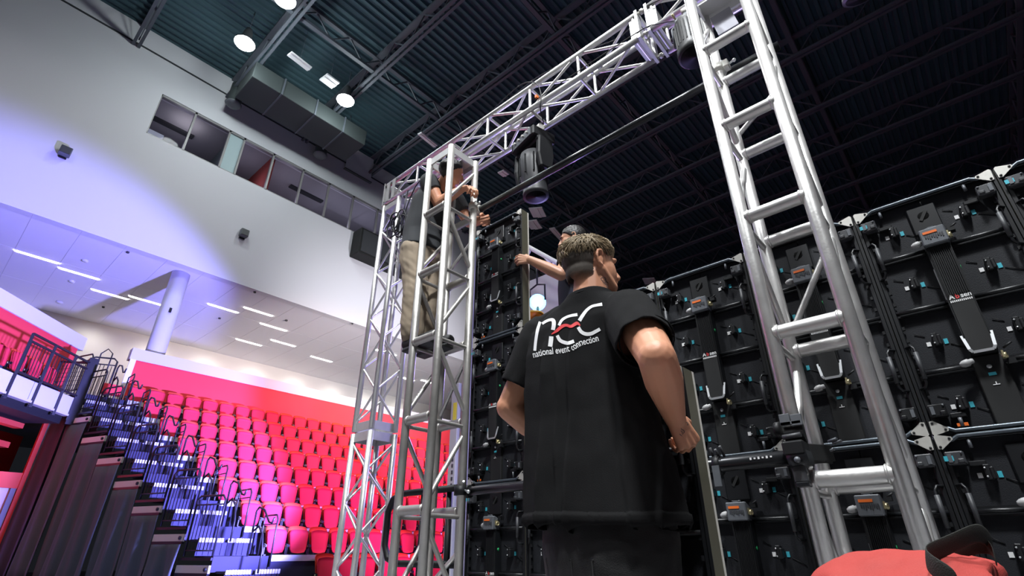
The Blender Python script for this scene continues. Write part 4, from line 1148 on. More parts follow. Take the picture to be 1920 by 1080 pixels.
def fold(co, n, amp, fr, seed=0.0, vert=True):
    p = Vector((co.x * fr[0], co.y * fr[1], co.z * fr[2] + seed))
    return n * (amp * noise.noise(p))


# ---------------------------------------------------------------- the man in the printed shirt
m1 = thing('person', 'man seen from behind in a black t-shirt with a white and red back print', 'person', (-.92, 1.44, 0))
F1 = Vector((-.02, 1, 0)); HF = Vector((.42, .90, .05))
SL, SR = Vector((-1.115, 1.43, 1.425)), Vector((-.725, 1.42, 1.405))
EL, ER = Vector((-1.237, 1.385, 1.185)), Vector((-.590, 1.262, 1.190))
WL, WR = Vector((-1.13, 1.55, 1.045)), Vector((-.662, 1.485, 1.075))
b = MB()
rings(b, [((-.90, 1.45, .84), .17, .12), ((-.91, 1.45, .95), .17, .11), ((-.93, 1.45, 1.10), .165, .105), ((-.94, 1.45, 1.25), .18, .11), ((-.93, 1.44, 1.37), .19, .10), ((-.91, 1.43, 1.44), .15, .085), ((-.885, 1.42, 1.485), .08, .07)], F1)
limb(b, [(-.878, 1.405, 1.46), (-.872, 1.415, 1.60)], [.066, .060])
limb(b, [(-.89, 1.40, 1.47), (-.80, 1.41, 1.43), SR], [.06, .055, .06]); limb(b, [(-.89, 1.40, 1.47), (-1.0, 1.42, 1.45), SL], [.06, .055, .06])
limb(b, [SR, SR.lerp(ER, .5), ER], [.062, .062, .052]); limb(b, [ER, ER.lerp(WR, .35), WR], [.053, .055, .032])
limb(b, [SL, SL.lerp(EL, .5), EL], [.060, .056, .046]); limb(b, [EL, EL.lerp(WL, .35), WL], [.047, .049, .030])
hand(b, WR, (.10, .62, -.78), (-.85, .45, .25), (58, 80, 45), side=1, thumb=(.55, .75))
hand(b, WL, (.0, .85, -.45), (.9, .1, .1), (50, 65, 40), side=-1)
for q, x in ((-1, -1.005), (1, -.81)):
    limb(b, [(x, 1.45, .88), (x + q * .01, 1.46, .48), (x + q * .015, 1.43, .09)], [.09, .06, .042])
    limb(b, [(x + q * .015, 1.41, .06), (x + q * .03, 1.56, .04)], [.042, .035])
Wh, Rh = head(b, (-.872, 1.425, 1.640), HF, (-.06, -.02, 1), 1.0)
body1 = solid(b, 'body', M_SKIN, m1, 0.0042, 3)
eyes(Wh, m1)
# shirt
b = MB()
rings(b, [((-.912, 1.45, .795), .250, .165), ((-.918, 1.45, .86), .246, .160), ((-.930, 1.45, .97), .238, .155), ((-.942, 1.45, 1.10), .226, .148), ((-.950, 1.445, 1.22), .221, .142), ((-.945, 1.44, 1.33), .228, .132), ((-.925, 1.43, 1.41), .228, .113), ((-.905, 1.425, 1.465), .175, .092), ((-.885, 1.415, 1.505), .095, .078), ((-.878, 1.412, 1.527), .076, .072)], F1, 32)
hemR = SR.lerp(ER, .70); hemL = SL.lerp(EL, .72)
dR, dL = (ER - SR).normalized(), (EL - SL).normalized()


def sleeve(m, S, Hm, d, r0, r1):
    m.lathe([(r0 * .75, -.05), (r0, -.01), (r0 * 1.02, .05), (r1, (Hm - S).length)], S, d, 24)


sleeve(b, SR + Vector((-.015, 0, .012)), hemR, dR, .085, .080); sleeve(b, SL + Vector((.015, 0, .012)), hemL, dL, .084, .076)
limb(b, [(-.89, 1.415, 1.475), (-.80, 1.415, 1.45), SR + Vector((-.01, 0, .02))], [.055, .060, .066]); limb(b, [(-.89, 1.415, 1.475), (-1.01, 1.42, 1.465), SL + Vector((.01, 0, .02))], [.055, .060, .064])


def shirt_disp(co, n):
    z = co.z; k = 1.0 if z < 1.40 else max(.25, 1 - (z - 1.40) / .12)
    x = co.x
    d = 0
    # long hanging creases from the shoulder blades: a sharp edge on one side, slack cloth running out on the other
    for (x0, x1_, a, wd, zt) in ((-1.095, -1.115, .010, .030, 1.40), (-1.005, -1.035, .013, .045, 1.36), (-.955, -.965, .006, .03, 1.30), (-.885, -.925, .015, .055, 1.42), (-.79, -.745, .009, .05, 1.36), (-.70, -.69, .007, .03, 1.2)):
        xc = x0 + (x1_ - x0) * (1.45 - z) / .65 + .010 * noise.noise(Vector((x0 * 30, 0, z * 6))); t = (x - xc) / wd
        kk = min(1, max(0, (zt - z) / .12)) * (.7 + .5 * noise.noise(Vector((x0 * 9, 3, z * 4))))
        d += kk * a * (math.exp(-t * 1.5) if t > 0 else math.exp(-t * t * 40)) if t < 3 else 0
    d *= 1.9 * k * (1 if n.y < .2 else .3)
    # drag lines under the arms
    d += .004 * math.sin((z * 1.0 + abs(x + .93) * 1.6) * 52) * max(0, abs(x + .94) - .12) * 6 * max(0, 1 - abs(z - 1.24) / .14) * (n.y < .3)
    d += .0055 * noise.noise(Vector((x * 7, co.y * 7, z * 3.0 + 5))) * k + .0022 * noise.noise(Vector((x * 22, co.y * 22, z * 14)))
    if z < .815: d += .006
    v = n * d
    if z < 1.0: v += Vector((0, 0, -.022 * math.sin((x + .92) * 6) + .075 * (x + .92)) ) * min(1, (1.0 - z) / .18)
    return v


def shirt_cut(c, n):
    if n.z < -.75 and c.z < .84: return True
    if n.z > .8 and c.z > 1.512 and (c.xy - Vector((-.878, 1.412))).length < .085: return True
    if n.dot(dR) > .75 and (c - hemR).dot(dR) > -.02 and (c - hemR).length < .12: return True
    if n.dot(dL) > .75 and (c - hemL).dot(dL) > -.02 and (c - hemL).length < .12: return True
    return False


def shirt_post(co):
    for Hm, d in ((hemR, dR), (hemL, dL)):
        q = (co - Hm).dot(d)
        if (co - Hm).length < .13 and q > -.04: return co - d * (q + .004)
    return co


shirt1 = solid(b, 'shirt', M_TEE, m1, 0.005, 5, shirt_disp, shirt_cut, -.003, post=shirt_post)
# hems: thin raised bands
b = MB()
for Hm, d, r in ((hemR, dR, .0805), (hemL, dL, .0765)):
    x, y, _ = frame(d)
    b.path([Hm - d * .026 + x * r * 1.0 * math.cos(2 * PI * k / 24) + y * r * math.sin(2 * PI * k / 24) for k in range(24)], .0022, 6, True)
b.build('sleeve_hems', M_TEE, m1)
MB().path([Vector((-.878 + .075 * math.cos(2 * PI * k / 28), 1.412 + .071 * math.sin(2 * PI * k / 28), 1.519 + .006 * math.sin(2 * PI * k / 28))) for k in range(28)], .0058, 8, True).build('collar', M_TEE, m1)
# trousers
b = MB()
rings(b, [((-.90, 1.45, .62), .19, .135), ((-.905, 1.45, .74), .208, .145), ((-.905, 1.45, .86), .200, .140), ((-.905, 1.45, .97), .185, .13)], F1)
for q, x in ((-1, -1.005), (1, -.802)):
    limb(b, [(x, 1.45, .76), (x + q * .01, 1.455, .48), (x + q * .015, 1.435, .12)], [.112, .088, .078])
def pants_disp(co, n): return n * (.006 * noise.noise(Vector((co.x * 9, co.y * 9, co.z * 11))) + .003 * noise.noise(Vector((co.x * 25, co.y * 25, co.z * 30))))
tr1 = solid(b, 'trousers', M_DENIM, m1, 0.007, 4, pants_disp)
b = MB()
for x, zt in ((-.80, .70), (-1.02, .70)):
    y = 1.29
    b.path([Vector((x - .07, y, zt)), Vector((x + .08, y + .005, zt)), Vector((x + .075, y, zt - .13)), Vector((x, y - .004, zt - .16)), Vector((x - .07, y, zt - .13))], .003, 6, True)
o = b.build('pocket_seams', M_DENIM, m1)
md = o.modifiers.new('w', 'SHRINKWRAP'); md.target = tr1; md.wrap_method = 'NEAREST_SURFACEPOINT'; md.offset = .002; md.wrap_mode = 'ABOVE_SURFACE'
for q, x in ((-1, -1.02), (1, -.79)):
    b = MB(); limb(b, [(x, 1.40, .05), (x + q * .012, 1.50, .045), (x + q * .02, 1.60, .04)], [.048, .048, .042]); b.box((x + q * .01, 1.5, .012), (.09, .28, .022))
    solid(b, 'shoe', M_SHOE, m1, 0.006, 3)
# hair: dark fade below, tousled sandy top
b = MB(); b.ball(Wh(0, -.013, .030), (.0800, .1010, .094), Rh, 24, 16); b.ball(Wh(0, -.040, -.030), (.064, .064, .07), Rh, 20, 12)
ear_z = Wh(0, 0, 0)
def fade_cut(c, n):
    q = Rh.transposed() @ (c - Wh(0, 0, 0)); x, y, z = q
    if z < -.075 + max(0, y + .05) * .75: return True
    if y > .060 or (y > .028 and z < .075): return True
    if abs(x) > .045 and -.036 < y < .02 and z < .040: return True
    if y > .01 and z < .02: return True
    return False
solid(b, 'short_hair', M_FADEG, m1, 0.004, 3, None, fade_cut)
b = MB(); b.ball(Wh(0, -.008, .062), (.0770, .0985, .058), Rh, 24, 14); b.ball(Wh(0, .046, .076), (.062, .052, .036), Rh)
hair1 = solid(b, 'hair', M_HAIR, m1, 0.005, 3, lambda co, n: n * (.008 * noise.noise(co * 40) + .004 * noise.noise(co * 90)))
b = MB(); rnd = random.Random(3)
for k in range(5600):
    a = rnd.uniform(0, 2 * PI); t = math.acos(rnd.uniform(-.55, 1))
    l = Vector((math.sin(t) * math.cos(a), math.sin(t) * math.sin(a), math.cos(t)))
    low = l.z < 0
    if low and l.y > .55: continue
    if low and rnd.random() < -l.z * 1.3: continue
    base = Wh(.077 * l.x, -.010 + .0995 * l.y, .060 + (.060 if not low else .075) * l.z)
    nn = (Rh @ Vector((l.x, l.y, l.z * 1.4))).normalized()
    q = base * 13
    tang = Vector((noise.noise(q), noise.noise(q + Vector((9, 0, 0))), noise.noise(q + Vector((0, 9, 0))))) * 1.3 + HF * .25 + Vector((0, 0, -.35)) * (1 - l.z)
    tang = (tang - nn * tang.dot(nn)).normalized() if tang.length > .01 else nn.orthogonal()
    bi = nn.cross(tang)
    h = rnd.uniform(.009, .017) * (1 if not low else max(.25, 1 + l.z * 1.3))
    wv = rnd.uniform(-.5, .5)
    c1 = base + nn * h * .35 + tang * h * .6 + bi * h * wv; c2 = base + nn * h * .52 + tang * h * 1.4; c3 = base + nn * h * .40 + tang * h * 2.2 + bi * h * wv; c4 = base + nn * h * .15 + tang * h * 2.8
    r = .0014 if not low else .0010
    b.path([base - nn * .003, c1, c2, c3, c4], [r, r, r, r * .8, .0004], 4, caps=False)
o = b.build('hair_curls', M_HAIR, m1); o['kind'] = 'stuff'


# prints laid onto cloth and skin by casting rays on the finished surface
def bvh_of(o):
    me = o.data; off = o.parent.location
    return BVHTree.FromPolygons([v.co + off for v in me.vertices], [tuple(p.vertices) for p in me.polygons])


def lay(tree, uvs, faces, lift=.0015):
    """surface points for print coordinates; keeps faces whose corners all land"""
    P = []; ok = []
    for (u, v) in uvs:
        r = ray(u, v).normalized(); hit = tree.ray_cast(CAM, r)
        if hit[0] is None: P.append(Vector()); ok.append(False)
        else: P.append(hit[0] + (hit[1] if hit[1].dot(r) < 0 else -hit[1]) * lift); ok.append(True)
    return P, [f for f in faces if all(ok[i] for i in f)]


def ribbon(pts, w_, n=14):
    """pts: centre line in print coordinates, w_: widths; dense quads, Catmull-Rom"""
    C_ = []; N = len(pts)
    for i in range(N - 1):
        p0, p1, p2, p3 = pts[max(0, i - 1)], pts[i], pts[i + 1], pts[min(N - 1, i + 2)]
        for k in range(n):
            t = k / n
            q = [0.5 * (2 * p1[a] + (p2[a] - p0[a]) * t + (2 * p0[a] - 5 * p1[a] + 4 * p2[a] - p3[a]) * t * t + (3 * p1[a] - p0[a] - 3 * p2[a] + p3[a]) * t ** 3) for a in (0, 1)]
            C_.append((q[0], q[1], w_[i] + (w_[i + 1] - w_[i]) * t))
    C_.append((pts[-1][0], pts[-1][1], w_[-1]))
    uv = []; F = []; M = 3
    for i, (x, y, ww) in enumerate(C_):
        a = C_[max(0, i - 1)]; c = C_[min(len(C_) - 1, i + 1)]; dx, dy = c[0] - a[0], c[1] - a[1]; L = math.hypot(dx, dy) or 1
        for k in range(M + 1): s = (k / M - .5) * ww; uv.append((x - dy / L * s, y + dx / L * s))
    for i in range(len(C_) - 1):
        for k in range(M): a = i * (M + 1) + k; F.append((a, a + 1, a + M + 2, a + M + 1))
    return uv, F


tree1 = bvh_of(shirt1)
def Z(x, y): return (980 + x / 7.2, 540 + y / 7.2)
white = [([Z(168, 850), Z(180, 720), Z(205, 570), Z(238, 460)], [5.2, 5.4, 5.6, 5.2]),
         ([Z(268, 485), Z(320, 452), Z(375, 432), Z(415, 440), Z(425, 490), Z(412, 568)], [4.6, 4.8, 5, 7, 7.4, 7.2]),
         ([Z(390, 655), Z(385, 715), Z(374, 793)], [8, 8.2, 8.2]),
         ([Z(492, 508), Z(530, 440), Z(590, 398), Z(660, 375), Z(742, 362)], [5, 5, 4.6, 5.2, 5.8]),
         ([Z(470, 642), Z(505, 705), Z(560, 735), Z(620, 745), Z(694, 720)], [6.0, 6.4, 6.6, 6.6, 6.4]),
         ([Z(768, 445), Z(815, 370), Z(870, 300), Z(935, 252), Z(1000, 235), Z(1075, 222)], [7, 6.4, 5.6, 5.0, 5.0, 6.2]),
         ([Z(752, 530), Z(790, 590), Z(850, 622), Z(920, 620), Z(985, 590), Z(1046, 556)], [6.4, 6.6, 6.8, 6.8, 6.4, 6.2])]
b = MB()
for pts, ww in white:
    uv, F = ribbon(pts, ww); P, F = lay(tree1, uv, F); b.add(P, F, True)
b.build('white_print', M_WHITE, shirt1, off=m1.location)
b = MB(); uv, F = ribbon([Z(392, 628), Z(465, 580), Z(530, 525), Z(590, 505), Z(660, 520), Z(735, 480), Z(780, 512)], [1.0, 5.5, 6.2, 5.2, 5.4, 6.4, 1.2]); P, F = lay(tree1, uv, F, .002); b.add(P, F, True)
b.build('red_print', M_RED, shirt1, off=m1.location)


def laid_text(body, base, size, name, par, tree, m_):
    """base: list of (x, y) print points of the base line"""
    vs_, fs = text_mesh(body, 1.0, .012, 'LEFT')
    bm = bmesh.new(); V = [bm.verts.new(v) for v in vs_]
    for f in fs:
        try: bm.faces.new([V[i] for i in f])
        except ValueError: pass
    bmesh.ops.triangulate(bm, faces=bm.faces[:])
    bmesh.ops.subdivide_edges(bm, edges=[e for e in bm.edges if e.calc_length() > .25], cuts=2)
    bmesh.ops.triangulate(bm, faces=bm.faces[:])
    bm.verts.index_update(); vv = [v.co.copy() for v in bm.verts]; ff = [tuple(v.index for v in f.verts) for f in bm.faces]; bm.free()
    W_ = max(v.x for v in vv); segs = []; L = 0
    for a, c in zip(base, base[1:]): l = math.hypot(c[0] - a[0], c[1] - a[1]); segs.append((L, l, a, c)); L += l
    uv = []
    for v in vv:
        s = v.x / W_ * L
        for (s0, l, a, c) in segs:
            if s <= s0 + l + 1e-6 or (s0, l, a, c) == segs[-1]:
                t = (s - s0) / l; dx, dy = (c[0] - a[0]) / l, (c[1] - a[1]) / l
                x, y = a[0] + (c[0] - a[0]) * t, a[1] + (c[1] - a[1]) * t
                uv.append((x + dy * v.y * size, y - dx * v.y * size)); break
    P, F = lay(tree, uv, ff); o = MB(); o.add(P, F); return o.build(name, m_, par, off=m1.location)


laid_text('national event connection', [Z(148, 945), Z(300, 905), Z(420, 892), Z(560, 878), Z(690, 800 + 40), Z(800, 775), Z(920, 748), Z(1032, 715)], 18.0, 'printed_words', shirt1, tree1, M_WHITE)
treeb = bvh_of(body1)
b = MB()
def K(x, y): return (1020 + x / 6.75, 420 + y / 6.75)
for pts in ([K(715, 690), K(745, 675), K(780, 685), K(770, 715), K(735, 715), K(715, 690)], [K(735, 715), K(755, 740), K(800, 735), K(815, 750)], [K(755, 745), K(790, 770), K(805, 765)], [K(770, 720), K(790, 770), K(800, 815)], [K(745, 690), K(765, 700), K(785, 720), K(800, 745)]):
    uv, F = ribbon(pts, [.9] * len(pts), 5); P, F = lay(treeb, uv, F, .0008); b.add(P, F, True)
def K2(x, y): return (1200 + x / 4.5, 660 + y / 4.5)
for pts in ([K2(345, 640), K2(352, 655), K2(366, 660), K2(372, 675), K2(362, 690)], [K2(340, 665), K2(352, 672), K2(360, 700)], [K2(385, 590), K2(398, 596), K2(404, 612), K2(394, 618)], [K2(330, 690), K2(342, 700), K2(356, 712)]):
    uv, F = ribbon(pts, [.8] + [1.5] * (len(pts) - 2) + [.6], 5); P, F = lay(treeb, uv, F, .0008); b.add(P, F, True)
b.build('tattoos', M_INK, body1, off=m1.location)

# ---------------------------------------------------------------- the man behind the wall
m2 = thing('person', 'dark haired man in navy t-shirt behind the wall, gripping the tall column', 'person', (-1.93, 3.02, 1.31))
F2 = Vector((-.93, -.37, 0)); HF2 = Vector((-.80, -.58, -.12))
C2 = Vector((-1.985, 3.0, 0))
S2L, S2R = Vector((-1.905, 2.83, 2.715)), Vector((-2.05, 3.17, 2.715))      # near (left) and far (right) shoulder
E2L, W2L = Vector((-1.90, 2.68, 2.50)), Vector((-2.085, 2.56, 2.640))
E2R, W2R = Vector((-2.10, 3.22, 2.44)), Vector((-2.25, 3.05, 2.36))
def c2(z): return (C2.x, C2.y, z)
b = MB()
rings(b, [(c2(2.16), .16, .11), (c2(2.30), .15, .10), (c2(2.5), .17, .11), (c2(2.66), .18, .10), (c2(2.76), .12, .08)], F2)
limb(b, [c2(2.74), (-1.99, 2.99, 2.90)], [.062, .056])
limb(b, [c2(2.75), S2R], [.055, .058]); limb(b, [c2(2.75), S2L], [.055, .058])
limb(b, [S2R, S2R.lerp(E2R, .5), E2R], [.056, .052, .042]); limb(b, [E2R, E2R.lerp(W2R, .35), W2R], [.043, .045, .029])
limb(b, [S2L, S2L.lerp(E2L, .5), E2L], [.058, .054, .046]); limb(b, [E2L, E2L.lerp(W2L, .35), W2L], [.047, .047, .030])
hand(b, W2L, (-.86, -.42, .22), (-.30, .93, -.05), (42, 60, 40), side=-1, spread=.022)
hand(b, W2R, (-.6, -.5, -.3), (.2, .3, -.9), (45, 60, 35), side=1)
for q in (-1, 1):
    k = Vector((-.037, .093, 0)) * q
    limb(b, [C2 + k + Vector((0, 0, 2.2)), C2 + k + Vector((-.02, 0, 1.80)), C2 + k + Vector((0, 0, 1.40))], [.085, .058, .042]); limb(b, [C2 + k + Vector((.02, 0, 1.36)), C2 + k + Vector((-.13, -.05, 1.345))], [.036, .03])
W2h, R2h = head(b, (-1.985, 2.985, 2.965), HF2)
body2 = solid(b, 'body', M_SKIN2, m2, 0.0045, 3)
eyes(W2h, m2)
b = MB()
rings(b, [(c2(2.06), .205, .14), (c2(2.25), .195, .135), (c2(2.5), .20, .135), (c2(2.65), .205, .12), (c2(2.745), .15, .09), (c2(2.785), .078, .07)], F2)
h2R, h2L = S2R.lerp(E2R, .70), S2L.lerp(E2L, .55); d2R, d2L = (E2R - S2R).normalized(), (E2L - S2L).normalized()
sleeve(b, S2R, h2R, d2R, .078, .072); sleeve(b, S2L, h2L, d2L, .078, .072)
limb(b, [c2(2.73), S2R], [.058, .064]); limb(b, [c2(2.73), S2L], [.058, .064])
solid(b, 'shirt', M_TEEN, m2, 0.007, 5, lambda co, n: n * (.008 * noise.noise(Vector((co.x * 8, co.y * 8, co.z * 5)))))
b = MB(); rings(b, [(c2(2.0), .175, .13), (c2(2.2), .175, .125)], F2)
for q in (-1, 1):
    k = Vector((-.037, .093, 0)) * q; limb(b, [C2 + k + Vector((0, 0, 2.1)), C2 + k + Vector((-.02, 0, 1.80)), C2 + k + Vector((0, 0, 1.42))], [.105, .083, .07])
solid(b, 'trousers', M_DENIM, m2, 0.008, 4)
for q in (-1, 1):
    k = Vector((-.037, .093, 0)) * q
    b = MB(); limb(b, [C2 + k + Vector((.04, .01, 1.36)), C2 + k + Vector((-.16, -.06, 1.352))], [.046, .04]); solid(b, 'shoe', M_SHOE, m2, 0.007, 3)
b = MB(); b.ball(W2h(0, -.020, .040), (.081, .102, .094), R2h, 22, 14)
def cut2(c, n):
    q = R2h.transposed() @ (c - W2h(0, 0, 0))
    return q.y > .066 + .10 * max(0, q.z - .065) or q.z < .0 + max(0, q.y) * 1.0 + (.0 if q.y > -.03 else -.06)
solid(b, 'hair', M_HAIRB, m2, 0.006, 2, lambda co, n: n * .003 * noise.noise(co * 120), cut2, -.004)
b = MB()
for q in (-1, 1): b.cap(W2h(q * .018, .092, .026), .0045, W2h(q * .046, .082, .027), .003, 6)
b.build('eyebrows', M_HAIRB, m2)
t = thing('work_platform', 'black work platform behind the panel wall under the man in navy', 'platform', (-1.95, 3.05, 0))
MB().box2((-2.40, 2.72, 1.26), (-1.6, 3.35, 1.31)).build('deck', M_BLK, t)
for x in (-2.35, -1.65):
    for y in (2.77, 3.30): MB().tube((x, y, 0), (x, y, 1.26), .02, n=8).build('leg', M_BLKTUBE, t)

# ---------------------------------------------------------------- the climber
m3 = thing('person', 'man in charcoal t-shirt and khaki trousers climbing the left ladder truss', 'person', (-2.66, 2.08, 1.925))
F3 = Vector((1, 0, 0)); HF3 = Vector((.50, .82, -.28))
S3R, S3L = Vector((-2.63, 1.99, 3.31)), Vector((-2.63, 2.27, 3.30))      # near and far shoulder
E3R, W3R = Vector((-2.575, 2.06, 3.115)), Vector((-2.355, 2.10, 3.165))
E3L, W3L = Vector((-2.55, 2.36, 3.08)), Vector((-2.33, 2.31, 2.98))
b = MB()
T3 = [((-2.75, 2.10, 2.76), .145, .095), ((-2.76, 2.10, 2.88), .145, .095), ((-2.74, 2.11, 3.05), .165, .095), ((-2.72, 2.12, 3.2), .17, .105), ((-2.66, 2.12, 3.31), .12, .085)]
rings(b, T3, F3)
limb(b, [(-2.64, 2.12, 3.30), (-2.54, 2.10, 3.37)], [.06, .055])
limb(b, [(-2.65, 2.12, 3.29), S3R], [.055, .056]); limb(b, [(-2.65, 2.12, 3.29), S3L], [.055, .056])
limb(b, [S3R, S3R.lerp(E3R, .5), E3R], [.056, .054, .046]); limb(b, [E3R, E3R.lerp(W3R, .35), W3R], [.046, .046, .029])
limb(b, [S3L, S3L.lerp(E3L, .5), E3L], [.056, .052, .042]); limb(b, [E3L, E3L.lerp(W3L, .35), W3L], [.043, .045, .029])
hand(b, W3R, (.92, .1, -.28), (.15, .25, -.95), (38, 55, 35), side=1)
hand(b, W3L, (.8, -.2, -.5), (.0, -.6, -.5), (45, 60, 35), side=-1)
for q, y in ((-1, 2.02), (1, 2.15)):
    limb(b, [(-2.75, y - .02 * (q < 0), 2.78), (-2.705, y + q * .01, 2.40), (-2.705, y, 2.03)], [.088, .06, .042]); limb(b, [(-2.71, y, 1.985), (-2.54, y, 1.972)], [.036, .03])
W3h, R3h = head(b, (-2.475, 2.085, 3.365), HF3, (.3, 0, 1), .93)
body3 = solid(b, 'body', M_SKIN, m3, 0.0045, 3)
eyes(W3h, m3, .93)
b = MB()
rings(b, [((-2.752, 2.10, 2.755), .192, .134), ((-2.765, 2.10, 2.90), .184, .126), ((-2.745, 2.11, 3.04), .188, .122), ((-2.715, 2.12, 3.19), .19, .112), ((-2.675, 2.12, 3.29), .15, .09), ((-2.63, 2.12, 3.34), .08, .07)], F3)
h3R, h3L = S3R.lerp(E3R, .45), S3L.lerp(E3L, .6)
sleeve(b, S3R, h3R, (E3R - S3R).normalized(), .074, .070); sleeve(b, S3L, h3L, (E3L - S3L).normalized(), .074, .070)
solid(b, 'shirt', M_TEEG, m3, 0.007, 5, lambda co, n: n * (.008 * noise.noise(Vector((co.x * 9, co.y * 9, co.z * 6))) + (.006 if co.z < 2.75 else 0)))
b = MB()
rings(b, [((-2.745, 2.10, 2.62), .172, .118), ((-2.76, 2.10, 2.80), .174, .118), ((-2.765, 2.10, 2.90), .165, .112)], F3)
for q, y in ((-1, 2.02), (1, 2.15)):
    limb(b, [(-2.75, y - .02 * (q < 0), 2.72), (-2.695, y + q * .01, 2.38), (-2.705, y, 2.05)], [.106, .090, .080])
solid(b, 'trousers', M_KHAKI, m3, 0.007, 4, lambda co, n: n * (.010 * noise.noise(Vector((co.x * 7, co.y * 7, co.z * 9 + co.x * 6))) + .005 * noise.noise(Vector((co.x * 14, co.y * 14, co.z * 26 + co.x * 20)))))
for q, y in ((-1, 2.02), (1, 2.14)):
    b = MB(); limb(b, [(-2.735, y, 1.985), (-2.60, y, 1.975), (-2.47, y + .01, 1.985)], [.046, .044, .042]); b.box((-2.60, y + .003, 1.935), (.30, .085, .022), Matrix.Rotation(-.02, 3, 'Y'))
    solid(b, 'shoe', M_SHOE, m3, 0.006, 3)
b = MB(); b.ball(W3h(0, -.020, .036), (.079 * .95, .100 * .95, .088 * .95), R3h, 22, 14)
def cut3(c, n):
    q = R3h.transposed() @ (c - W3h(0, 0, 0))
    return q.y > .055 or q.z < .0 + max(0, q.y) * 1.0 + (.0 if q.y > -.03 else -.05)
solid(b, 'hair', M_HAIRB, m3, 0.006, 2, lambda co, n: n * .003 * noise.noise(co * 120), cut3, -.004)
# ================================================================== props
def moving_head(p, label, yaw, tilt=0.0, s=1.0):
    """lamp hung from the beam: base box, yoke arms, head with lens; p = top of the base"""
    t = thing('moving_head_lamp', label, 'stage light', p, world=False); t.rotation_euler = (0, 0, yaw)
    B = lambda m, n, mt, par=None, bev=0: m.build(n, mt, par or t, off=(0, 0, 0), bevel=bev)
    m = MB(); m.box((0, 0, -.055 * s), (.34 * s, .25 * s, .11 * s)); base = B(m, 'base', M_BLK, bev=.012)
    m = MB(); m.box((0, -.127 * s, -.055 * s), (.26 * s, .006, .08 * s)); B(m, 'control_panel', M_GREY, base)
    m = MB()
    for k in range(4): m.tube((-.09 * s + .06 * k * s, -.128 * s, -.05 * s), (-.09 * s + .06 * k * s, -.150 * s, -.05 * s), .011 * s, n=8)
    B(m, 'sockets', M_ZINC, base)
    for q in (-1, 1):
        m = MB(); m.tube((q * .11 * s, 0, 0), (q * .11 * s, 0, .035), .014, n=8); m.lathe([(.028, -.02), (.037, -.02), (.037, .02), (.028, .02)], (q * .11 * s, 0, .062), (1, 0, 0), 14); m.tube((q * .11 * s, .03, .05), (q * .11 * s, .075, .04), .008, n=6); B(m, 'hook_clamp', M_ZINC)
        m = MB(); m.prism([(-.075, 0), (.075, 0), (.085, -.20), (.06, -.34), (-.06, -.34), (-.085, -.20)], .05 * s, (q * .165 * s, 0, -.105 * s), (0, s, 0), (0, 0, s)); B(m, 'yoke_arm', M_BLK, bev=.012)
    m = MB(); m.box((0, 0, -.125 * s), (.36 * s, .16 * s, .05 * s)); B(m, 'yoke_bridge', M_BLK, bev=.012)
    R = Matrix.Rotation(tilt, 3, 'X')
    c = Vector((0, 0, -.34 * s))
    m = MB(); prof = [(.07, .17), (.11, .15), (.125, .05), (.125, -.08), (.115, -.17), (.105, -.25), (.112, -.26), (.112, -.29)]
    d = R @ Vector((0, 0, 1)); m.lathe([(r * s, h * s) for r, h in prof], c, d, 24); hd = B(m, 'head', mat('lamp casing', (.028, .029, .033), .5))
    m = MB(); m.lathe([(.09 * s, -.292 * s), (.05 * s, -.285 * s)], c, d, 20); B(m, 'lens', mat('dark lens', (.006, .006, .008), .6, spec=.15), hd)
    for k in range(10):
        a = 2 * PI * k / 10; x = R @ Vector((.126 * s * math.cos(a), .126 * s * math.sin(a), 0)); m = MB(); m.box(c + x + d * .0, (.012, .012, .20 * s)); B(m, 'cooling_fin', M_BLK, hd)
    return t


zb_ = ZB0 - TR - .04
p = on_y(1003, 258, YB1 - .02)
moving_head((p.x, YB1 - .05, zb_ - .06), 'black moving head lamp hanging from the middle of the beam truss', -.25, .06, 1.0)


def small_par(p, label):
    t = thing('stage_light', label, 'stage light', p, world=False)
    B = lambda m, n, mt, par=None, bev=0: m.build(n, mt, par or t, off=(0, 0, 0), bevel=bev)
    m = MB(); m.lathe([(.05, .16), (.095, .15), (.10, .13), (.10, -.10), (.112, -.105), (.112, -.17), (.10, -.18)], (0, 0, -.25), (0, 0, 1), 28); body = B(m, 'barrel', M_BLK)
    for k in range(24):
        a = 2 * PI * k / 24; m = MB(); m.bar((.101 * math.cos(a), .101 * math.sin(a), -.33), (.101 * math.cos(a), .101 * math.sin(a), -.14), .006, .008); B(m, 'cooling_fin', M_BLK, body)
    m = MB(); m.lathe([(.10, -.181), (.06, -.176)], (0, 0, -.25), (0, 0, 1), 24); B(m, 'lens', mat('dark lens', (.006, .006, .008), .6, spec=.15), body)
    m = MB(); m.box((0, -.03, -.08), (.14, .06, .05)); m.box((.02, -.06, -.07), (.05, .02, .04)); B(m, 'connector_box', M_GREY, bev=.006)
    m = MB(); m.path([(-.115, 0, -.25), (-.115, 0, -.06), (-.05, 0, -.02), (.05, 0, -.02), (.115, 0, -.06), (.115, 0, -.25)], .010, 8); B(m, 'yoke', M_GREY)
    m = MB(); m.lathe([(.028, -.02), (.037, -.02), (.037, .02), (.028, .02)], (0, 0, .03), (1, 0, 0), 14); m.tube((0, 0, -.02), (0, 0, .005), .012, n=8); B(m, 'hook_clamp', M_ZINC)
    m = MB(); m.tube((-.06, -.07, -.07), (-.06, -.11, -.05), .009, n=6); m.tube((.05, -.07, -.06), (.05, -.11, -.04), .009, n=6); B(m, 'plugs', M_GOLD)
    return t


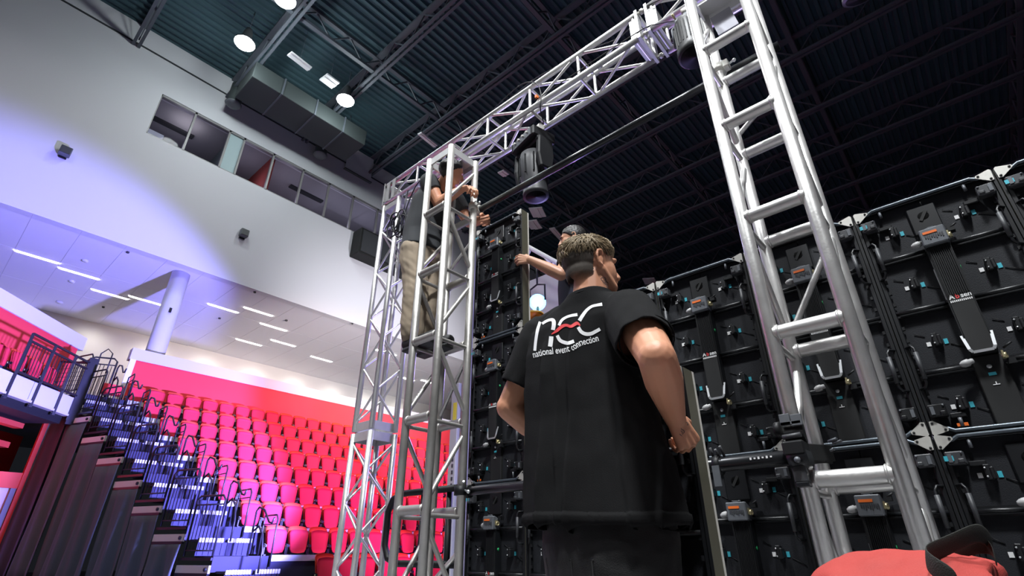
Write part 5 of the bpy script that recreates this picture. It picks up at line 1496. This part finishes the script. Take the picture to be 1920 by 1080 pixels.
p = on_y(1290, 60, YB0 + .03)
small_par((p.x + .02, YB0, ZB0 - .075), 'round ribbed black stage light hanging from the beam beside the right ladder truss')
q = on_y(1625, -14, 3.4)
moving_head((q.x, 3.4, q.z + .62), 'black stage light just showing at the top of the picture, right of the ladder truss', .5, .4, .9)
o = MB().tube((q.x - 1.5, 3.4, q.z + .69), (q.x + 1.5, 3.4, q.z + .69), .0242, n=12).build('steel_pipe', M_BLKTUBE); tag(o, 'black pipe above the picture carrying the stage light', 'pipe')
for sx in (-1.4, 1.4):
    o.data  # hung by two wires
    MB().tube((q.x + sx, 3.4, q.z + .69), (q.x + sx, 3.4, ZD), .006, n=5).build('wire', M_BLK, o)

# cables on the beam
def cable(name, label, pts, r=.005, m_=None, sub=6):
    C_ = []; N = len(pts)
    for i in range(N - 1):
        p0, p1, p2, p3 = [Vector(pts[max(0, min(N - 1, j))]) for j in (i - 1, i, i + 1, i + 2)]
        for k in range(sub):
            t = k / sub; C_.append(.5 * (2 * p1 + (p2 - p0) * t + (2 * p0 - 5 * p1 + 4 * p2 - p3) * t * t + (3 * p1 - p0 - 3 * p2 + p3) * t ** 3))
    C_.append(Vector(pts[-1])); o = MB().path(C_, r, 6).build(name, m_ or M_BLK); tag(o, label, 'cable'); return o


top = ZB1 + TR + .006
cable('cable', 'black cable lying along the top chord of the beam truss', [(-3.9, YB0, top), (-3.2, YB0 + .01, top + .012), (-2.5, YB0, top), (-2.05, YB0 + .02, top + .07), (-1.85, YB0, top + .02), (-1.55, YB0 + .05, top + .05), (-1.2, YB0 + .12, top + .02), (-.8, YB0, top + .01), (-.3, YB0, top), (.4, YB0, top)])
cable('cable', 'black cable looping from the beam down to the moving head', [(-2.6, YB0, top + .004), (-2.2, YB0 - .03, top + .05), (-2.0, YB0 - .035, top - .05), (-1.93, YB0 - .04, ZB0 + .05), (-1.95, YB0 - .03, ZB0 - .10), (-2.02, YB0 + .10, ZB0 - .12), (-2.05, YB1 - .15, ZB0 - .10)])
cable('cable', 'second thin cable along the lower front chord of the beam', [(-2.0, YB0 - .03, ZB0 + .03), (-1.6, YB0 - .03, ZB0 + .035), (-1.0, YB0 - .03, ZB0 + .03), (-.85, YB0 - .03, ZB0 - .02), (-.75, YB0 - .01, ZB0 - .06), (-.70, YB0 - .02, ZB0 - .10)], .004)
cable('cable', 'thin cable hanging to the round stage light at the right ladder truss', [(-.9, YB0 - .03, ZB1 - .02), (-.7, YB0 - .035, ZB1 - .10), (-.55, YB0 - .035, ZB0 + .02), (-.60, YB0 - .03, ZB0 - .06), (-.66, YB0 - .03, ZB0 - .08)], .004)
for k, dx in enumerate((0, .05)):
    cable('cable', 'black cable hanging by the climbing man, %s of two' % ('left' if k == 0 else 'right'), [on_y(790 + 260 * dx, 336, YB0 - .03), on_y(778 + 250 * dx, 352, YB0 - .04), on_y(764 + 220 * dx, 385, YB0 - .045), on_y(757 + 180 * dx, 410, YB0 - .05), on_y(752 + 80 * dx, 430, YB0 - .06), on_y(756, 445, YB0 - .06)], .006)
pc = on_y(750, 428, YB0 - .06)
t = thing('cable_coil', 'tangle of black cable hung on the laced leg beside the climbing man', 'cable', tuple(pc))
rn = random.Random(5)
for k in range(6):
    c = pc + Vector((rn.uniform(-.05, .05), -.012 * k, rn.uniform(-.06, .06))); r = rn.uniform(.06, .10)
    MB().path([c + Vector((r * math.cos(2 * PI * j / 16), rn.uniform(-.01, .01), 1.5 * r * math.sin(2 * PI * j / 16))) for j in range(16)], .007, 5, True).build('loop', M_BLK, t)
MB().tube(pc + Vector((0, 0, .05)), (pc.x - .02, YB0, ZB0), .006, n=5).build('tie', M_BLK, t)
o = MB().box((-1.98, YB0 - .035, ZB0 + .05), (.02, .03, .03)).build('orange_plug', M_ORANGE); tag(o, 'small orange plug on the cable above the moving head', 'plug')

# black tube cart between the two towers
t = thing('tube_cart', 'black bent-tube cart frame standing behind the left ladder truss', 'cart', (-2.75, 2.5, 0))
def cp(u, v, Y=2.42): return on_y(u, v, Y)
a = [cp(770, 925), cp(748, 932), cp(730, 955), cp(724, 1000), cp(727, 1035), cp(745, 1053), cp(765, 1057)]
X0_ = cp(724, 1000).x; zt_, zb2 = cp(760, 925).z, cp(760, 1057).z
pts = [(X0_ + .75, 2.42, zt_), (X0_ + .14, 2.42, zt_), (X0_ + .045, 2.42, zt_ - .03), (X0_ + .0, 2.42, zt_ - .11), (X0_, 2.42, zb2 + .11), (X0_ + .045, 2.42, zb2 + .03), (X0_ + .14, 2.42, zb2), (X0_ + .75, 2.42, zb2)]
MB().path(pts, .022, 10).build('handle_tube', M_BLK, t)
for x in (X0_ + .36, X0_ + .62): MB().tube((x, 2.44, 0.1), (x, 2.44, zt_ + .0), .020, n=10).build('post', M_BLK, t)
MB().box((X0_ + .45, 2.6, .12), (.7, .45, .04)).build('base', M_BLK, t, bevel=.008)
for x in (X0_ + .2, X0_ + .7):
    for y in (2.45, 2.75): MB().lathe([(.05, -.016), (.05, .016)], (x, y, .05), (1, 0, 0), 14).build('wheel', M_BLKM, t)

# white lift mast in the background and banner
t = thing('lift_mast', 'pale metal lift mast with yellow label, standing behind the left ladder truss', 'mast', (-6.0, 5.4, 0))
YM = 5.4
x0 = on_y(838, 900, YM).x; x1 = on_y(868, 900, YM).x
zt_ = on_y(860, 690, YM).z
MB().box2((x0, YM, .1), (x0 + (x1 - x0) * .48, YM + .2, on_y(850, 720, YM).z)).build('mast_section', mat('pale grey metal', (.50, .51, .50), .5, .2), t, bevel=.01)
MB().box2((x0 + (x1 - x0) * .52, YM + .05, .1), (x1, YM + .25, on_y(860, 480, YM).z)).build('inner_section', mat('pale grey metal', (.50, .51, .50), .5, .2), t, bevel=.01)
zl = on_y(856, 775, YM); MB().box((x0 + (x1 - x0) * .3, YM - .006, zl.z), (.07, .01, .34)).build('yellow_label', mat('yellow label', (.75, .62, .05), .5), t)
m = MB()
for k in range(10): m.box((x0 + (x1 - x0) * .3, YM - .004, zl.z - 1.4 + .09 * k), (.03, .008, .05))
m.build('print_marks', M_DKGREY, t)
MB().box((x0 + .1, YM + .1, .05), (.9, .9, .1)).build('base', M_GREY, t)
for i, (u0, u1, Yp) in enumerate(((872, 884, 5.9), (889, 897, 4.2))):
    xa, xb2 = on_y(u0, 760, Yp).x, on_y(u1, 760, Yp).x
    o = MB().box2((xa, Yp, 0), (xb2, Yp + .12, on_y(880, 560, Yp).z)).build('light_post', mat('white post', (.72, .70, .78), .5)); tag(o, 'violet lit white post %s' % ('right of the pale lift mast' if i == 0 else 'against the edge of the tall panel column'), 'post')
o = MB().box2((on_y(878, 1050, 4.6).x, 4.6, 0), (on_y(893, 1050, 4.6).x, 4.65, on_y(885, 1015, 4.6).z)).build('blue_cloth', mat('blue cloth', (.02, .22, .55), .7)); tag(o, 'strip of blue cloth at the foot of the tall panel column', 'cloth')

# things beyond the wall top, left of the man behind it
YB_ = 8.0
t = thing('rear_truss', 'violet lit truss behind the panel wall, under the arm of the man in navy', 'truss', tuple(on_y(1020, 490, YB_)))
for (a, c) in (((996, 466), (1062, 502)), ((996, 486), (1062, 515))):
    p, q = on_y(*a, YB_), on_y(*c, YB_); e = (q - p); MB().tube(p - e * 1.5, q + e * 6, .055, n=10).build('chord', mat('white truss', (.75, .74, .80), .4), t)
p, q = on_y(996, 466, YB_), on_y(996, 486, YB_); e = on_y(1062, 502, YB_) - p; e2 = on_y(1062, 515, YB_) - q
for k in range(8): MB().tube(p + e * (.35 * k), q + e2 * (.35 * (k + (1 if k % 2 else -.4))), .03, n=8).build('brace', mat('white truss', (.75, .74, .80), .4), t)
for sx in (1.6, 5.5): a = q + e2 * sx; MB().tube((a.x, a.y, 0), (a.x, a.y, a.z), .05, n=8).build('leg', M_BLK, t)
p = on_y(1008, 567, 7.6)
t = thing('blue_lamp', 'bright blue lamp glowing beside the edge of the tall panel column', 'stage light', tuple(p))
dl = (CAM - p).normalized()
MB().lathe([(.11, -.28), (.15, -.2), (.16, 0), (.13, .03)], p, dl, 20).build('housing', M_BLK, t)
MB().lathe([(.175, .0), (.17, .03), (.12, .045)], p, dl, 20).build('rim', M_BLUEL, t); MB().lathe([(.115, .044), (.06, .062), (.01, .065)], p, dl, 20).build('lens', M_BLUEC, t)
MB().path([p + Vector((-.2, 0, 0)), p + Vector((-.2, 0, .35)), p + Vector((0, 0, .42)), p + Vector((.2, 0, .35)), p + Vector((.2, 0, 0))], .02, 8).build('yoke', M_BLK, t)
MB().tube(p + Vector((0, 0, .42)), p + Vector((0, 0, .9)), .02, n=8).build('stem', M_BLK, t)
MB().tube((p.x, p.y, 0), (p.x, p.y, p.z - .1), .03, n=8).build('stand', M_BLK, t)
pa, pb = on_y(985, 530, 9.5), on_y(1045, 600, 9.5)
o = MB().box2((pa.x, 9.5, 0), (pb.x + 1.5, 9.6, pa.z)).build('white_flat', mat('white flat', (.62, .62, .66), .7)); tag(o, 'white flat standing far behind the wall, beside the blue lamp', 'panel')
light('stage_light', 'POINT', (p.x + 1.2, 7.0, p.z + .4), 45, (.55, .50, 1.0), .2)
p = on_y(1001, 592, 7.0)
t = thing('yellow_bucket', 'yellow and orange tub beyond the wall, below the blue lamp', 'tub', (p.x, 7.0, p.z))
MB().lathe([(.12, -.25), (.17, -.02), (.18, 0), (.17, .01)], p, (0, 0, 1), 20).build('tub', mat('orange plastic', (.85, .25, .01), .4), t)
MB().lathe([(.185, .0), (.19, .03), (.17, .04)], p, (0, 0, 1), 20).build('rim', mat('yellow plastic', (.9, .55, .03), .4), t)
o = MB().box2((p.x - .5, 6.7, 0), (p.x + .5, 7.3, p.z - .25)).build('flight_case', M_BLK); tag(o, 'black flight case under the yellow and orange tub', 'case')

# red duffel bag in the near right corner
t = thing('duffel_bag', 'red canvas duffel bag with black webbing handle in the near right corner', 'bag', tuple(on_y(1700, 1060, 1.0)))
M_BAG = mat('red canvas', (.40, .042, .034), .75, noise_amt=.10, noise_scale=12, bump=.25, bump_scale=600)
YG = 0.98
zt_ = on_y(1700, 1030, YG).z
b = MB()
ax = [(1480, 1105, .05), (1530, 1090, .10), (1600, 1072, .14), (1690, 1066, .15), (1790, 1066, .15), (1850, 1076, .135)]
cc = []
for (u, v, r) in ax:
    p = on_y(u, v, YG); cc.append((Vector((p.x, YG, p.z - .06)), r))
n = 24; P = []
for i, (c, r) in enumerate(cc):
    a = cc[max(0, i - 1)][0]; d = (cc[min(len(cc) - 1, i + 1)][0] - a).normalized(); x, y, _ = frame(d, (0, 0, 1))
    zsc = .55
    for k in range(n):
        th = 2 * PI * k / n; P.append(c + x * (r * 1.25 * math.cos(th)) + y * (r * zsc * math.sin(th)))
F = [(i * n + k, i * n + (k + 1) % n, (i + 1) * n + (k + 1) % n, (i + 1) * n + k) for i in range(len(cc) - 1) for k in range(n)] + [tuple(reversed(range(n))), tuple((len(cc) - 1) * n + k for k in range(n))]
b.add(P, F)
bag = solid(b, 'body', M_BAG, t, .006, 8, lambda co, nn: nn * (.012 * noise.noise(co * 9) + .006 * noise.noise(co * 25)))
def strap(pts, w_, name, m_, par, side):
    P = []; F = []; C_ = [Vector(p) for p in pts]; s = Vector(side).normalized()
    for c in C_: P += [c - s * w_ / 2, c + s * w_ / 2]
    F = [(2 * i, 2 * i + 1, 2 * i + 3, 2 * i + 2) for i in range(len(C_) - 1)]
    m = MB(); m.add(P, F, True); o = m.build(name, m_, par); md = o.modifiers.new('s', 'SOLIDIFY'); md.thickness = .003; md.offset = 0
    sb_ = o.modifiers.new('d', 'SUBSURF'); sb_.levels = 1; sb_.render_levels = 2; return o
M_WEB = mat('black webbing', (.022, .023, .019), .8, bump=.3, bump_scale=700)
Yh = YG - .03
hp = [on_y(u, v, Y) for (u, v, Y) in ((1800, 1092, Yh - .13), (1765, 1072, Yh - .13), (1738, 1054, Yh - .12), (1735, 1040, Yh - .10), (1760, 1030, Yh - .06), (1800, 1012, Yh - .02), (1832, 996, Yh + .03), (1850, 1006, Yh + .06), (1862, 1022, Yh + .08))]
strap(hp, .026, 'handle', M_WEB, t, (.25, -.25, 1))
hp = [on_y(u, v, Y) for (u, v, Y) in ((1738, 1048, Yh - .05), (1775, 1040, Yh + .02), (1820, 1025, Yh + .06), (1862, 1020, Yh + .07), (1868, 1060, Yh + .04))]
strap(hp, .022, 'second_handle', M_WEB, t, (.1, -.4, 1))
# case that the bag lies on
c0 = cc[2][0]
t = thing('road_case', 'black road case under the red duffel bag', 'case', (-.15, .98, 0))
zt_ = min(c.z - r * .55 for c, r in cc[2:5]) + .006
MB().box2((-.34, .80, 0), (.28, 1.25, zt_)).build('box', M_BLK, t, bevel=.01)
m = MB()
for x in (-.34, .28): m.box2((x - .006, .795, 0), (x + .006, .815, zt_)); 
m.build('edge_trim', M_GREY, t)
